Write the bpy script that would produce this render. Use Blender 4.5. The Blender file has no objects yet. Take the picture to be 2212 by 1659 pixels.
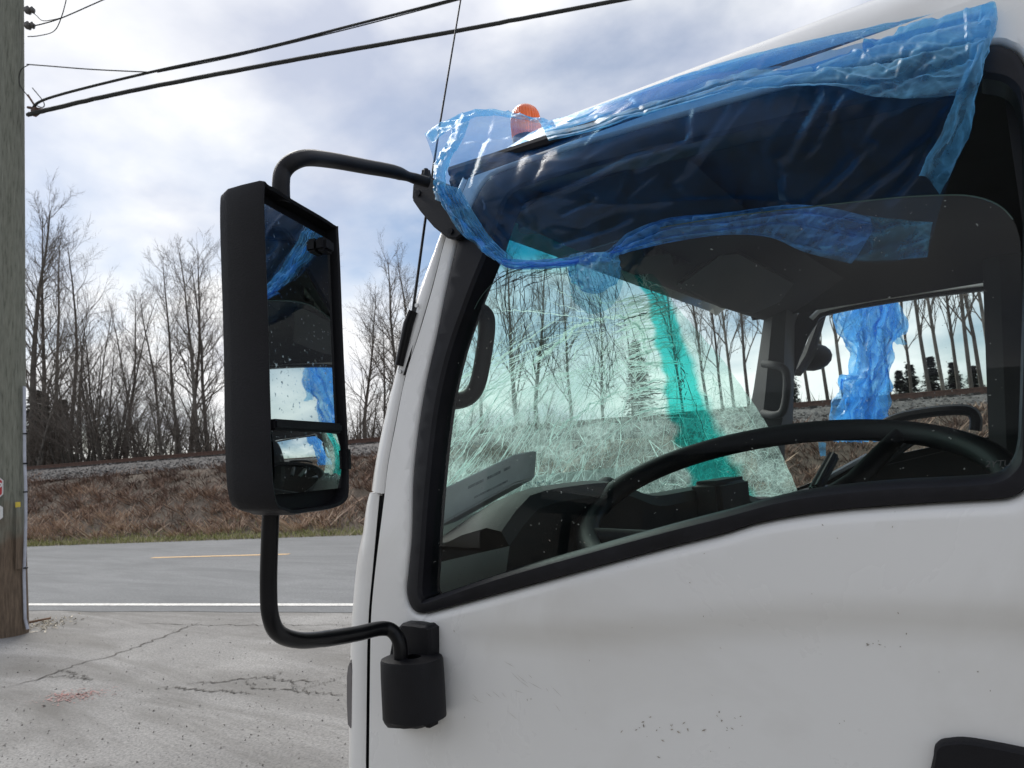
import bpy, bmesh, math, random
import numpy as np
from mathutils import Vector, Matrix, noise
from mathutils.geometry import delaunay_2d_cdt
from mathutils.bvhtree import BVHTree

random.seed(7)
rng = np.random.default_rng(7)
scn = bpy.context.scene
COL = scn.collection

# ------------------------------------------------------------------ camera
YAW, PIT, ROL = math.radians(35), math.radians(6.0), math.radians(3.83)
FPX, CX, CY = 1580.0, 1106.0, 829.5            # survey units: photograph 2212 wide
CAM = Vector((0, -.95, 1.6))
FW = Vector((-math.sin(YAW)*math.cos(PIT), math.cos(YAW)*math.cos(PIT), math.sin(PIT)))
R0 = Vector((math.cos(YAW), math.sin(YAW), 0))
U0 = R0.cross(FW)
RT = R0*math.cos(ROL) - U0*math.sin(ROL)
UP = R0*math.sin(ROL) + U0*math.cos(ROL)
cam = bpy.data.cameras.new('camera')
cam.sensor_fit = 'HORIZONTAL'; cam.sensor_width = 36; cam.lens = 36*FPX/2212
cam.clip_start = .02; cam.clip_end = 3000
cam.dof.use_dof = True; cam.dof.focus_distance = 1.3; cam.dof.aperture_fstop = 15
camo = bpy.data.objects.new('camera', cam); COL.objects.link(camo)
camo.matrix_world = Matrix((RT, UP, -FW)).transposed().to_4x4()
camo.location = CAM
scn.camera = camo

# ------------------------------------------------------------------ world
SUN_EL, SUN_AZ = math.radians(40), math.radians(-66)     # azimuth from +Y towards +X
sun_dir = Vector((math.sin(SUN_AZ)*math.cos(SUN_EL), math.cos(SUN_AZ)*math.cos(SUN_EL), math.sin(SUN_EL)))
w = bpy.data.worlds.new('World'); scn.world = w; w.use_nodes = True
nt = w.node_tree; nt.nodes.clear()
def N(nt, t, **k):
    n = nt.nodes.new(t)
    for a, b in k.items():
        if a.startswith('i_'):
            key = a[2:]
            key = int(key) if key.isdigit() else key.replace('_', ' ')
            n.inputs[key].default_value = b
        else: setattr(n, a, b)
    return n
def ramp(nt, stops):
    n = nt.nodes.new('ShaderNodeValToRGB'); e = n.color_ramp.elements
    while len(e) < len(stops): e.new(.5)
    for i, (p, c) in enumerate(stops):
        e[i].position = p; e[i].color = (*c, 1) if len(c) == 3 else c
    return n
L = nt.links.new
sky = N(nt, 'ShaderNodeTexSky', sky_type='NISHITA', sun_disc=False, sun_elevation=SUN_EL, sun_rotation=SUN_AZ, dust_density=.5, ozone_density=2.0)
skm = N(nt, 'ShaderNodeMixRGB', blend_type='MULTIPLY', i_0=1.0); skm.inputs[2].default_value = (.060, .060, .060, 1)
L(sky.outputs[0], skm.inputs[1])
tc = N(nt, 'ShaderNodeTexCoord'); sp = N(nt, 'ShaderNodeSeparateXYZ'); L(tc.outputs['Generated'], sp.inputs[0])
zz = N(nt, 'ShaderNodeMath', operation='MAXIMUM', i_1=0.0); L(sp.outputs[2], zz.inputs[0])
za = N(nt, 'ShaderNodeMath', operation='ADD', i_1=.32); L(zz.outputs[0], za.inputs[0])
dx = N(nt, 'ShaderNodeMath', operation='DIVIDE'); L(sp.outputs[0], dx.inputs[0]); L(za.outputs[0], dx.inputs[1])
dy = N(nt, 'ShaderNodeMath', operation='DIVIDE'); L(sp.outputs[1], dy.inputs[0]); L(za.outputs[0], dy.inputs[1])
cb = N(nt, 'ShaderNodeCombineXYZ'); L(dx.outputs[0], cb.inputs[0]); L(dy.outputs[0], cb.inputs[1]); cb.inputs[2].default_value = 11.3
n1 = N(nt, 'ShaderNodeTexNoise', i_Scale=.95, i_Detail=9.0, i_Roughness=.52, i_Distortion=.15); L(cb.outputs[0], n1.inputs['Vector'])
n2 = N(nt, 'ShaderNodeTexNoise', i_Scale=1.7, i_Detail=9.0, i_Roughness=.5, i_Distortion=.25)
mp = N(nt, 'ShaderNodeMapping'); mp.inputs['Location'].default_value = (4.1, 9.3, 2.2); L(cb.outputs[0], mp.inputs[0]); L(mp.outputs[0], n2.inputs['Vector'])
cover = ramp(nt, [(.37, (0, 0, 0)), (.52, (1, 1, 1))]); L(n1.outputs[0], cover.inputs[0])
ccol = ramp(nt, [(.38, (.40, .43, .515)), (.47, (.565, .58, .625)), (.545, (.69, .695, .705)), (.66, (.72, .722, .725))]); lowb = N(nt, 'ShaderNodeMath', operation='MULTIPLY_ADD', i_1=-.22, i_2=.085); L(zz.outputs[0], lowb.inputs[0]); n2b = N(nt, 'ShaderNodeMath', operation='ADD'); L(n2.outputs[0], n2b.inputs[0]); L(lowb.outputs[0], n2b.inputs[1]); L(n2b.outputs[0], ccol.inputs[0])
mx = N(nt, 'ShaderNodeMixRGB'); L(cover.outputs[0], mx.inputs[0]); L(skm.outputs[0], mx.inputs[1]); L(ccol.outputs[0], mx.inputs[2])
bg = N(nt, 'ShaderNodeBackground', i_Strength=1.0); L(mx.outputs[0], bg.inputs[0])
wo = N(nt, 'ShaderNodeOutputWorld'); L(bg.outputs[0], wo.inputs[0])

sl = bpy.data.lights.new('sun', 'SUN'); sl.energy = 2.2; sl.angle = math.radians(38); sl.color = (1, .96, .9)
so = bpy.data.objects.new('sun', sl); COL.objects.link(so); so.rotation_euler = (-sun_dir).to_track_quat('-Z', 'Y').to_euler()
so.location = (0, 0, 20)
vs = scn.view_settings; vs.view_transform = 'Standard'; vs.look = 'None'; vs.exposure = .66; vs.gamma = 1
cy = scn.cycles
cy.max_bounces = 8; cy.transparent_max_bounces = 24; cy.use_denoising = True
cy.sample_clamp_indirect = 6; cy.caustics_reflective = False; cy.caustics_refractive = False

# ------------------------------------------------------------------ survey helpers (real positions read off sight lines)
def ray(x, y): return FW + RT*((x-CX)/FPX) - UP*((y-CY)/FPX)
def onY(x, y, Y): d = ray(x, y); return CAM + d*((Y-CAM.y)/d.y)
def onX(x, y, X): d = ray(x, y); return CAM + d*((X-CAM.x)/d.x)
def onZ(x, y, Z): d = ray(x, y); return CAM + d*((Z-CAM.z)/d.z)
def proj(p):
    d = Vector(p)-CAM; z = d.dot(FW)
    return CX+FPX*d.dot(RT)/z, CY-FPX*d.dot(UP)/z
def skinY(z, x=-.5):                        # outer surface of the cab side: upright below, leaning in above
    t = z-1.40
    y = 0.0 if t <= 0 else .14*(t*t/(t+.12))
    return y
def crease(x):                              # height of the pressed line across the door
    return 1.34 + .075/(1+math.exp(-(x+.42)/.12))
def doorY(x, z):
    d = crease(x)-z
    k = min(1, max(0, (d+.005)/.045)); k = k*k*(3-2*k)
    fade = min(1, max(0, (x+.84)/.15))
    return skinY(z) + .017*k*fade
def onS(x, y, off=0.0):                     # sight line meets the cab side
    Y = 0.0
    for _ in range(12):
        p = onY(x, y, Y); Y = skinY(p.z)+off
    return onY(x, y, Y)
NV = Vector((-math.sin(math.radians(16)), math.cos(math.radians(16)), 0))
TV = Vector((math.cos(math.radians(16)), math.sin(math.radians(16)), 0))
def road(s, p, z=0.0): v = TV*s + NV*p; return Vector((v.x, v.y+CAM.y, z))
def onP(x, y, p): d = ray(x, y); return CAM + d*(p/d.dot(NV))
def sOf(px, p): q = onP(px, 900, p); return Vector((q.x-CAM.x, q.y-CAM.y, 0)).dot(TV)

# ------------------------------------------------------------------ object helpers
def tag(o, label=None, cat=None, group=None, kind=None):
    if label: o['label'] = label
    if cat: o['category'] = cat
    if group: o['group'] = group
    if kind: o['kind'] = kind
    return o
def thing(name, loc, label, cat, group=None):
    o = bpy.data.objects.new(name, None); o.empty_display_size = .1; COL.objects.link(o); o.location = loc
    return tag(o, label, cat, group)
def world_loc(o):
    v = Vector((0, 0, 0))
    while o: v += o.location if o.type == 'EMPTY' else Vector((0, 0, 0)); o = o.parent
    return v
def link(name, me, mats, parent=None, smooth=True, label=None):
    if not isinstance(mats, (list, tuple)): mats = [mats]
    if not me.materials:
        for m in mats: me.materials.append(m)
    o = bpy.data.objects.new(name, me); COL.objects.link(o)
    if smooth:
        me.shade_smooth()
        try: me.set_sharp_from_angle(angle=math.radians(40))
        except Exception: pass
    if parent:
        o.parent = parent
        if parent.type == 'EMPTY': o.matrix_parent_inverse = Matrix.Translation(-parent.location)
    if label: o['label'] = label
    return o
def mesh(verts, faces, name='m'):
    me = bpy.data.meshes.new(name); me.from_pydata([tuple(v) for v in verts], [], faces); me.update(); return me
def cr(pts, n=8, closed=False):             # Catmull-Rom through the points
    P = [Vector(p) for p in pts]; m = len(P); out = []
    for i in range(m if closed else m-1):
        if closed: a, b, c, d = P[i-1], P[i], P[(i+1) % m], P[(i+2) % m]
        else: a, b, c, d = P[max(0, i-1)], P[i], P[i+1], P[min(m-1, i+2)]
        for k in range(n):
            t = k/n
            out.append(.5*((2*b)+(c-a)*t+(2*a-5*b+4*c-d)*t*t+(3*b-a-3*c+d)*t**3))
    if not closed: out.append(P[-1].copy())
    return out
def resample(pts, n):
    P = [Vector(p) for p in pts]; d = [0]
    for a, b in zip(P, P[1:]): d.append(d[-1]+(b-a).length)
    out = []; j = 0
    for i in range(n):
        t = d[-1]*i/(n-1)
        while j < len(P)-2 and d[j+1] < t: j += 1
        f = (t-d[j])/max(1e-9, d[j+1]-d[j]); out.append(P[j].lerp(P[j+1], f))
    return out
class MB:
    def __init__(s): s.v = []; s.f = []
    def add(s, V, F):
        b = len(s.v); s.v += [tuple(x) for x in V]; s.f += [tuple(i+b for i in f) for f in F]
    def tube(s, pts, r, n=8, cap=True, flat=None):
        P = [Vector(p) for p in pts]; m = len(P)
        R = r if isinstance(r, (list, tuple)) else [r]*m
        t = (P[1]-P[0]).normalized(); a = t.orthogonal().normalized(); V = []
        for i in range(m):
            if i == 0: t2 = (P[1]-P[0])
            elif i == m-1: t2 = (P[-1]-P[-2])
            else: t2 = (P[i+1]-P[i-1])
            t2.normalize(); a = (a - t2*a.dot(t2))
            if a.length < 1e-6: a = t2.orthogonal()
            a.normalize(); b = t2.cross(a)
            for k in range(n):
                q = 2*math.pi*k/n; V.append(P[i]+a*(math.cos(q)*R[i])+b*(math.sin(q)*R[i]))
        F = [(i*n+k, i*n+(k+1) % n, (i+1)*n+(k+1) % n, (i+1)*n+k) for i in range(m-1) for k in range(n)]
        if cap: F += [tuple(range(n))[::-1], tuple(range((m-1)*n, m*n))]
        s.add(V, F)
    def loft(s, rows, closed=False):
        n = len(rows[0]); V = [p for r in rows for p in r]; F = []
        for i in range(len(rows)-1):
            for k in range(n if closed else n-1): F.append((i*n+k, i*n+(k+1) % n, (i+1)*n+(k+1) % n, (i+1)*n+k))
        s.add(V, F)
    def prism(s, poly, vec):                # polygon pushed along a vector
        n = len(poly); vec = Vector(vec); V = [Vector(p) for p in poly]+[Vector(p)+vec for p in poly]
        s.add(V, [tuple(range(n))[::-1], tuple(range(n, 2*n))]+[(k, (k+1) % n, n+(k+1) % n, n+k) for k in range(n)])
    def box(s, a, b):
        x0, y0, z0 = a; x1, y1, z1 = b
        s.prism([(x0, y0, z0), (x1, y0, z0), (x1, y1, z0), (x0, y1, z0)], (0, 0, z1-z0))
    def sphere(s, c, r, n=16, m=10, lo=-90, hi=90):
        rx, ry, rz = (r, r, r) if not isinstance(r, (tuple, list)) else r; rows = []
        for i in range(m+1):
            a = math.radians(lo+(hi-lo)*i/m)
            rows.append([Vector((c[0]+rx*math.cos(a)*math.cos(2*math.pi*k/n), c[1]+ry*math.cos(a)*math.sin(2*math.pi*k/n), c[2]+rz*math.sin(a))) for k in range(n)])
        s.loft(rows, True)
    def mesh(s, name='m'):
        me = mesh(s.v, s.f, name); return me
    def link(s, name, mat, parent=None, smooth=True, bevel=0, seg=2, label=None, weld=False):
        me = s.mesh(name)
        bm = bmesh.new(); bm.from_mesh(me)
        if weld: bmesh.ops.remove_doubles(bm, verts=bm.verts, dist=1e-5)
        bmesh.ops.recalc_face_normals(bm, faces=bm.faces)
        if bevel:
            bmesh.ops.remove_doubles(bm, verts=bm.verts, dist=1e-5)
            ed = [e for e in bm.edges if len(e.link_faces) == 2 and e.calc_face_angle(0) > .5]
            bmesh.ops.bevel(bm, geom=ed, offset=bevel, segments=seg, affect='EDGES', clamp_overlap=True)
        bm.to_mesh(me); bm.free()
        return link(name, me, mat, parent, smooth, label)
def inpoly(p, poly):
    x, y = p[0], p[1]; c = False; j = len(poly)-1
    for i in range(len(poly)):
        xi, yi = poly[i][0], poly[i][1]; xj, yj = poly[j][0], poly[j][1]
        if (yi > y) != (yj > y) and x < (xj-xi)*(y-yi)/(yj-yi)+xi: c = not c
        j = i
    return c
def region(loops, outer, holes, step, fn):
    """2D region (x,z) triangulated round its loops, lifted by fn(x,z)->Vector"""
    V = []; Ed = []
    for lp in loops:
        b = len(V); V += [Vector((p[0], p[1])) for p in lp]
        Ed += [(b+i, b+(i+1) % len(lp)) for i in range(len(lp))]
    xs = [p[0] for p in outer]; zs = [p[1] for p in outer]
    if step:
        nx = int((max(xs)-min(xs))/step); nz = int((max(zs)-min(zs))/step)
        for i in range(1, nx):
            for j in range(1, nz):
                q = (min(xs)+i*step+(j % 2)*step*.5, min(zs)+j*step)
                if inpoly(q, outer) and not any(inpoly(q, h) for h in holes): V.append(Vector(q))
    vo, eo, fo, *_ = delaunay_2d_cdt(V, Ed, [], 0, 1e-6)
    F = []
    for f in fo:
        c = sum((vo[i] for i in f), Vector((0, 0)))/len(f)
        if inpoly(c, outer) and not any(inpoly(c, h) for h in holes): F.append(tuple(f))
    return [fn(v.x, v.y) for v in vo], F
def offset(poly, d):
    n = len(poly); out = []
    area = sum(poly[i][0]*poly[(i+1) % n][1]-poly[(i+1) % n][0]*poly[i][1] for i in range(n)); sg = 1 if area > 0 else -1
    for i in range(n):
        a = Vector((poly[i-1][0], poly[i-1][1])); b = Vector((poly[(i+1) % n][0], poly[(i+1) % n][1])); t = (b-a).normalized()
        out.append(Vector((poly[i][0]+sg*t.y*d, poly[i][1]-sg*t.x*d)))
    return out

def text_mesh(name, body, size, mt, shear=0, extrude=0.0, centre=False):
    c = bpy.data.curves.new(name, 'FONT'); c.body = body; c.size = size; c.shear = shear; c.extrude = extrude
    if centre: c.align_x = 'CENTER'; c.align_y = 'CENTER'
    tmp = bpy.data.objects.new('tmp', c); COL.objects.link(tmp); bpy.context.view_layer.update()
    me = bpy.data.meshes.new_from_object(tmp.evaluated_get(bpy.context.evaluated_depsgraph_get())); bpy.data.objects.remove(tmp); bpy.data.curves.remove(c)
    me.materials.clear(); me.materials.append(mt); o = bpy.data.objects.new(name, me); COL.objects.link(o); return o
# ------------------------------------------------------------------ materials
def mat(name, col, rough=.6, metal=0.0, var=0.0, scale=8.0, bump=0.0, bscale=60.0, coat=0.0, spec=.5, col2=None, detail=6.0):
    m = bpy.data.materials.new(name); m.use_nodes = True; t = m.node_tree; b = t.nodes['Principled BSDF']
    b.inputs['Base Color'].default_value = (*col, 1); b.inputs['Roughness'].default_value = rough; b.inputs['Metallic'].default_value = metal
    b.inputs['Coat Weight'].default_value = coat; b.inputs['Coat Roughness'].default_value = .08; b.inputs['Specular IOR Level'].default_value = spec
    tc = N(t, 'ShaderNodeTexCoord')
    if var or col2:
        n = N(t, 'ShaderNodeTexNoise', i_Scale=scale, i_Detail=detail, i_Roughness=.62); t.links.new(tc.outputs['Object'], n.inputs['Vector'])
        a = col2 if col2 else tuple(c*(1-var) for c in col); c = col if col2 else tuple(min(1, c*(1+var)) for c in col)
        r = ramp(t, [(.32, a), (.68, c)]); t.links.new(n.outputs[0], r.inputs[0]); t.links.new(r.outputs[0], b.inputs['Base Color'])
    if bump:
        n = N(t, 'ShaderNodeTexNoise', i_Scale=bscale, i_Detail=5.0, i_Roughness=.65); t.links.new(tc.outputs['Object'], n.inputs['Vector'])
        bp = N(t, 'ShaderNodeBump', i_Strength=bump, i_Distance=.01); t.links.new(n.outputs[0], bp.inputs['Height']); t.links.new(bp.outputs[0], b.inputs['Normal'])
    return m
def paint_mat():
    m = mat('white_paint', (.70, .70, .685), .32, coat=.4); t = m.node_tree; b = t.nodes['Principled BSDF']; tc = N(t, 'ShaderNodeTexCoord')
    n = N(t, 'ShaderNodeTexNoise', i_Scale=2.6, i_Detail=7.0, i_Roughness=.6, i_Distortion=.6); t.links.new(tc.outputs['Object'], n.inputs['Vector'])
    r = ramp(t, [(.52, (0, 0, 0)), (.80, (.34, .34, .34))]); t.links.new(n.outputs[0], r.inputs[0])
    m1 = N(t, 'ShaderNodeMixRGB'); m1.inputs[1].default_value = (.845, .84, .815, 1); m1.inputs[2].default_value = (.50, .46, .40, 1); t.links.new(r.outputs[0], m1.inputs[0])
    v = N(t, 'ShaderNodeTexNoise', i_Scale=38.0, i_Detail=3.0, i_Roughness=.6); t.links.new(tc.outputs['Object'], v.inputs['Vector'])
    r2 = ramp(t, [(.76, (0, 0, 0)), (.80, (.7, .7, .7))]); t.links.new(v.outputs[0], r2.inputs[0])
    m2 = N(t, 'ShaderNodeMixRGB'); m2.inputs[2].default_value = (.20, .17, .13, 1); t.links.new(r2.outputs[0], m2.inputs[0]); t.links.new(m1.outputs[0], m2.inputs[1]); t.links.new(m2.outputs[0], b.inputs['Base Color'])
    rr = N(t, 'ShaderNodeMapRange'); rr.inputs[3].default_value = .16; rr.inputs[4].default_value = .42; t.links.new(n.outputs[0], rr.inputs[0]); t.links.new(rr.outputs[0], b.inputs['Roughness'])
    return m
M = {}
M['paint'] = paint_mat()
M['rubber'] = mat('black_rubber', (.012, .012, .015), .5, spec=.22, var=.3, scale=14, bump=.05, bscale=300)
M['plastic'] = mat('black_textured_plastic', (.0095, .0095, .0115), .5, spec=.22, var=.25, scale=9, bump=.18, bscale=420)
M['gloss_black'] = mat('black_gloss_tube', (.006, .006, .007), .3, spec=.22, var=.3, scale=20)
M['interior'] = mat('dark_interior_plastic', (.011, .0115, .012), .7, var=.2, scale=6, bump=.1, bscale=250)
M['headliner'] = mat('charcoal_headliner', (.022, .022, .023), .95, var=.15, scale=5)
M['greytrim'] = mat('grey_interior_trim', (.062, .062, .064), .75, var=.15, scale=6, bump=.1, bscale=250)
M['seat'] = mat('grey_seat_cloth', (.07, .07, .075), .95, var=.3, scale=30, bump=.2, bscale=300)
M['steel'] = mat('steel', (.55, .55, .55), .35, .9)
M['chrome'] = mat('mirror_silver', (.86, .88, .88), .015, 1.0)
def dusty_mirror():
    m = M['chrome']; t = m.node_tree; b = t.nodes['Principled BSDF']; tc = N(t, 'ShaderNodeTexCoord')
    v = N(t, 'ShaderNodeTexNoise', i_Scale=160.0, i_Detail=4.0); t.links.new(tc.outputs['Object'], v.inputs['Vector'])
    r = ramp(t, [(.62, (.02, .02, .02)), (.72, (.3, .3, .3))]); t.links.new(v.outputs[0], r.inputs[0]); t.links.new(r.outputs[0], b.inputs['Roughness'])
dusty_mirror()
M['orange'] = mat('amber_lens', (1.0, .15, .0), .15, coat=.5); M['orange'].node_tree.nodes['Principled BSDF'].inputs['Transmission Weight'].default_value = .2
M['lamp'] = mat('smoked_lamp_lens', (.16, .15, .15), .12, coat=.6)
M['book'] = mat('grey_card', (.80, .83, .82), .6, var=.08, scale=12)
M['sticker'] = mat('pale_label', (.12, .12, .115), .7, var=.4, scale=60)
M['crumb'] = mat('glass_crumb', (.55, .75, .70), .15); M['tyre'] = mat('tyre_rubber', (.02, .02, .02), .85, var=.2)
M['wood'] = None
def sheen(t, lo, hi, pw, nrm=None):          # reflectance rising at glancing angles, same from both sides
    lw = N(t, 'ShaderNodeLayerWeight', i_Blend=.5)
    if nrm: t.links.new(nrm, lw.inputs['Normal'])
    p = N(t, 'ShaderNodeMath', operation='POWER', i_1=pw); t.links.new(lw.outputs['Facing'], p.inputs[0])
    m = N(t, 'ShaderNodeMapRange'); m.inputs[3].default_value = lo; m.inputs[4].default_value = hi; t.links.new(p.outputs[0], m.inputs[0]); return m
def glass_mat(name, tint, spec_fac=1.0, dust=.5):
    m = bpy.data.materials.new(name); m.use_nodes = True; t = m.node_tree; t.nodes.clear(); l = t.links.new
    o = N(t, 'ShaderNodeOutputMaterial'); tr = N(t, 'ShaderNodeBsdfTransparent'); tr.inputs[0].default_value = (*tint, 1)
    gl = N(t, 'ShaderNodeBsdfGlossy', i_Roughness=.01); fr = sheen(t, .022, .75, 4.5)
    mx = N(t, 'ShaderNodeMixShader'); l(fr.outputs[0], mx.inputs[0]); l(tr.outputs[0], mx.inputs[1]); l(gl.outputs[0], mx.inputs[2])
    tc = N(t, 'ShaderNodeTexCoord'); n = N(t, 'ShaderNodeTexNoise', i_Scale=190.0, i_Detail=2.0, i_Roughness=.4); l(tc.outputs['Object'], n.inputs['Vector'])
    n2 = N(t, 'ShaderNodeTexNoise', i_Scale=7.0, i_Detail=4.0); l(tc.outputs['Object'], n2.inputs['Vector'])
    r = ramp(t, [(.735, (0, 0, 0)), (.76, (dust, dust, dust))]); l(n.outputs[0], r.inputs[0])
    r2 = ramp(t, [(.5, (.001, .001, .001)), (.8, (.014, .014, .014))]); l(n2.outputs[0], r2.inputs[0])
    ad = N(t, 'ShaderNodeMath', operation='ADD', use_clamp=True); l(r.outputs[0], ad.inputs[0]); l(r2.outputs[0], ad.inputs[1])
    df = N(t, 'ShaderNodeBsdfDiffuse'); df.inputs[0].default_value = (.65, .68, .64, 1); tl = N(t, 'ShaderNodeBsdfTranslucent'); tl.inputs[0].default_value = (.65, .68, .64, 1)
    a2 = N(t, 'ShaderNodeMixShader', i_0=.5); l(df.outputs[0], a2.inputs[1]); l(tl.outputs[0], a2.inputs[2])
    m3 = N(t, 'ShaderNodeMixShader'); l(ad.outputs[0], m3.inputs[0]); l(mx.outputs[0], m3.inputs[1]); l(a2.outputs[0], m3.inputs[2]); l(m3.outputs[0], o.inputs[0])
    return m
M['glass'] = glass_mat('side_window_glass', (.87, .96, .93))
def film_mat(name, tint, body, haze, rough=.14, bscale=40, bump=.35):
    m = bpy.data.materials.new(name); m.use_nodes = True; t = m.node_tree; t.nodes.clear(); l = t.links.new
    o = N(t, 'ShaderNodeOutputMaterial'); tc = N(t, 'ShaderNodeTexCoord')
    n = N(t, 'ShaderNodeTexNoise', i_Scale=bscale, i_Detail=4.0, i_Distortion=1.2); l(tc.outputs['Object'], n.inputs['Vector'])
    bp = N(t, 'ShaderNodeBump', i_Strength=bump, i_Distance=.006); l(n.outputs[0], bp.inputs['Height'])
    tr = N(t, 'ShaderNodeBsdfTransparent'); tr.inputs[0].default_value = (*tint, 1)
    df = N(t, 'ShaderNodeBsdfDiffuse'); df.inputs[0].default_value = (*body, 1); tl = N(t, 'ShaderNodeBsdfTranslucent'); tl.inputs[0].default_value = (*body, 1)
    l(bp.outputs[0], df.inputs['Normal']); l(bp.outputs[0], tl.inputs['Normal'])
    a = N(t, 'ShaderNodeMixShader', i_0=.55); l(df.outputs[0], a.inputs[1]); l(tl.outputs[0], a.inputs[2])
    lw = N(t, 'ShaderNodeLayerWeight', i_Blend=.35); l(bp.outputs[0], lw.inputs['Normal'])
    hm = N(t, 'ShaderNodeMapRange'); hm.inputs[3].default_value = haze; hm.inputs[4].default_value = min(1, haze*3+.15); l(lw.outputs['Facing'], hm.inputs[0])
    cn = N(t, 'ShaderNodeTexNoise', i_Scale=14.0, i_Detail=7.0, i_Roughness=.65, i_Distortion=1.5); l(tc.outputs['Object'], cn.inputs['Vector']); cr_ = N(t, 'ShaderNodeMapRange'); cr_.inputs[1].default_value = .35; cr_.inputs[2].default_value = .68; cr_.inputs[3].default_value = .45; cr_.inputs[4].default_value = 1.9; l(cn.outputs[0], cr_.inputs[0])
    hz = N(t, 'ShaderNodeMath', operation='MULTIPLY', use_clamp=True); l(hm.outputs[0], hz.inputs[0]); l(cr_.outputs[0], hz.inputs[1])
    b = N(t, 'ShaderNodeMixShader'); l(hz.outputs[0], b.inputs[0]); l(tr.outputs[0], b.inputs[1]); l(a.outputs[0], b.inputs[2])
    gl = N(t, 'ShaderNodeBsdfGlossy', i_Roughness=rough); l(bp.outputs[0], gl.inputs['Normal'])
    fr = sheen(t, .014, .42, 3.5, bp.outputs[0])
    c = N(t, 'ShaderNodeMixShader'); l(fr.outputs[0], c.inputs[0]); l(b.outputs[0], c.inputs[1]); l(gl.outputs[0], c.inputs[2]); l(c.outputs[0], o.inputs[0])
    return m
M['film'] = film_mat('blue_film', (.64, .81, .96), (.06, .30, .80), .05, .24, 18, .04)
M['film2'] = film_mat('blue_film_bunched', (.52, .79, .97), (.22, .64, .98), .22, .30, 40, .05)
M['film3'] = film_mat('blue_film_thick', (.34, .62, .95), (.14, .46, .96), .34, .32, 40, .06)
M['filmbag'] = film_mat('blue_bag_film', (.48, .76, .97), (.20, .60, .99), .30, .34, 40, .06)
M['filmc'] = film_mat('pale_film_end', (.62, .80, .86), (.35, .55, .65), .12, .2, 60, .5)

# ------------------------------------------------------------------ ground, road, embankment
def ground_mat(name, ca, cb, scale, fine, bump, dirt=None):
    m = bpy.data.materials.new(name); m.use_nodes = True; t = m.node_tree; b = t.nodes['Principled BSDF']; l = t.links.new; b.inputs['Roughness'].default_value = .92
    b.inputs['Specular IOR Level'].default_value = .25
    tc = N(t, 'ShaderNodeTexCoord')
    n = N(t, 'ShaderNodeTexNoise', i_Scale=scale, i_Detail=8.0, i_Roughness=.6, i_Distortion=.5); l(tc.outputs['Object'], n.inputs['Vector'])
    r = ramp(t, [(.3, ca), (.7, cb)]); l(n.outputs[0], r.inputs[0])
    f = N(t, 'ShaderNodeTexNoise', i_Scale=fine, i_Detail=4.0, i_Roughness=.75); l(tc.outputs['Object'], f.inputs['Vector'])
    fr = ramp(t, [(.3, (.55, .55, .55)), (.5, (1, 1, 1)), (.72, (1.35, 1.33, 1.3))]); l(f.outputs[0], fr.inputs[0])
    mu = N(t, 'ShaderNodeMixRGB', blend_type='MULTIPLY', i_0=1.0); l(r.outputs[0], mu.inputs[1]); l(fr.outputs[0], mu.inputs[2]); out = mu.outputs[0]
    if dirt:
        mp = N(t, 'ShaderNodeMapping'); mp.inputs['Rotation'].default_value = (0, 0, math.radians(-20)); mp.inputs['Scale'].default_value = (.25, 1.5, 1); l(tc.outputs['Object'], mp.inputs[0])
        d = N(t, 'ShaderNodeTexNoise', i_Scale=1.1, i_Detail=7.0, i_Roughness=.65, i_Distortion=.8); l(mp.outputs[0], d.inputs['Vector'])
        dr = ramp(t, [(.44, (0, 0, 0)), (.66, (.85, .85, .85))]); l(d.outputs[0], dr.inputs[0])
        mm = N(t, 'ShaderNodeMixRGB'); mm.inputs[2].default_value = (*dirt, 1); l(dr.outputs[0], mm.inputs[0]); l(out, mm.inputs[1]); out = mm.outputs[0]
    l(out, b.inputs['Base Color'])
    bp = N(t, 'ShaderNodeBump', i_Strength=bump, i_Distance=.02); l(f.outputs[0], bp.inputs['Height']); l(bp.outputs[0], b.inputs['Normal'])
    return m
M['apron'] = ground_mat('weathered_asphalt', (.225, .219, .209), (.32, .312, .297), .7, 55, .4, (.150, .143, .130))
M['asphalt'] = ground_mat('road_asphalt', (.168, .174, .176), (.212, .218, .221), .25, 60, .25, (.14, .145, .147))
M['earth'] = ground_mat('brown_earth', (.07, .055, .042), (.13, .105, .08), .6, 5, .8)
M['ballast'] = ground_mat('grey_ballast', (.06, .056, .052), (.19, .18, .17), 5, 12, 1.0)
M['whiteline'] = mat('white_line_paint', (.72, .71, .66), .7, col2=(.42, .41, .39), scale=14)
M['yellowline'] = mat('yellow_line_paint', (.66, .38, .10), .7, col2=(.40, .26, .12), scale=12)

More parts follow.
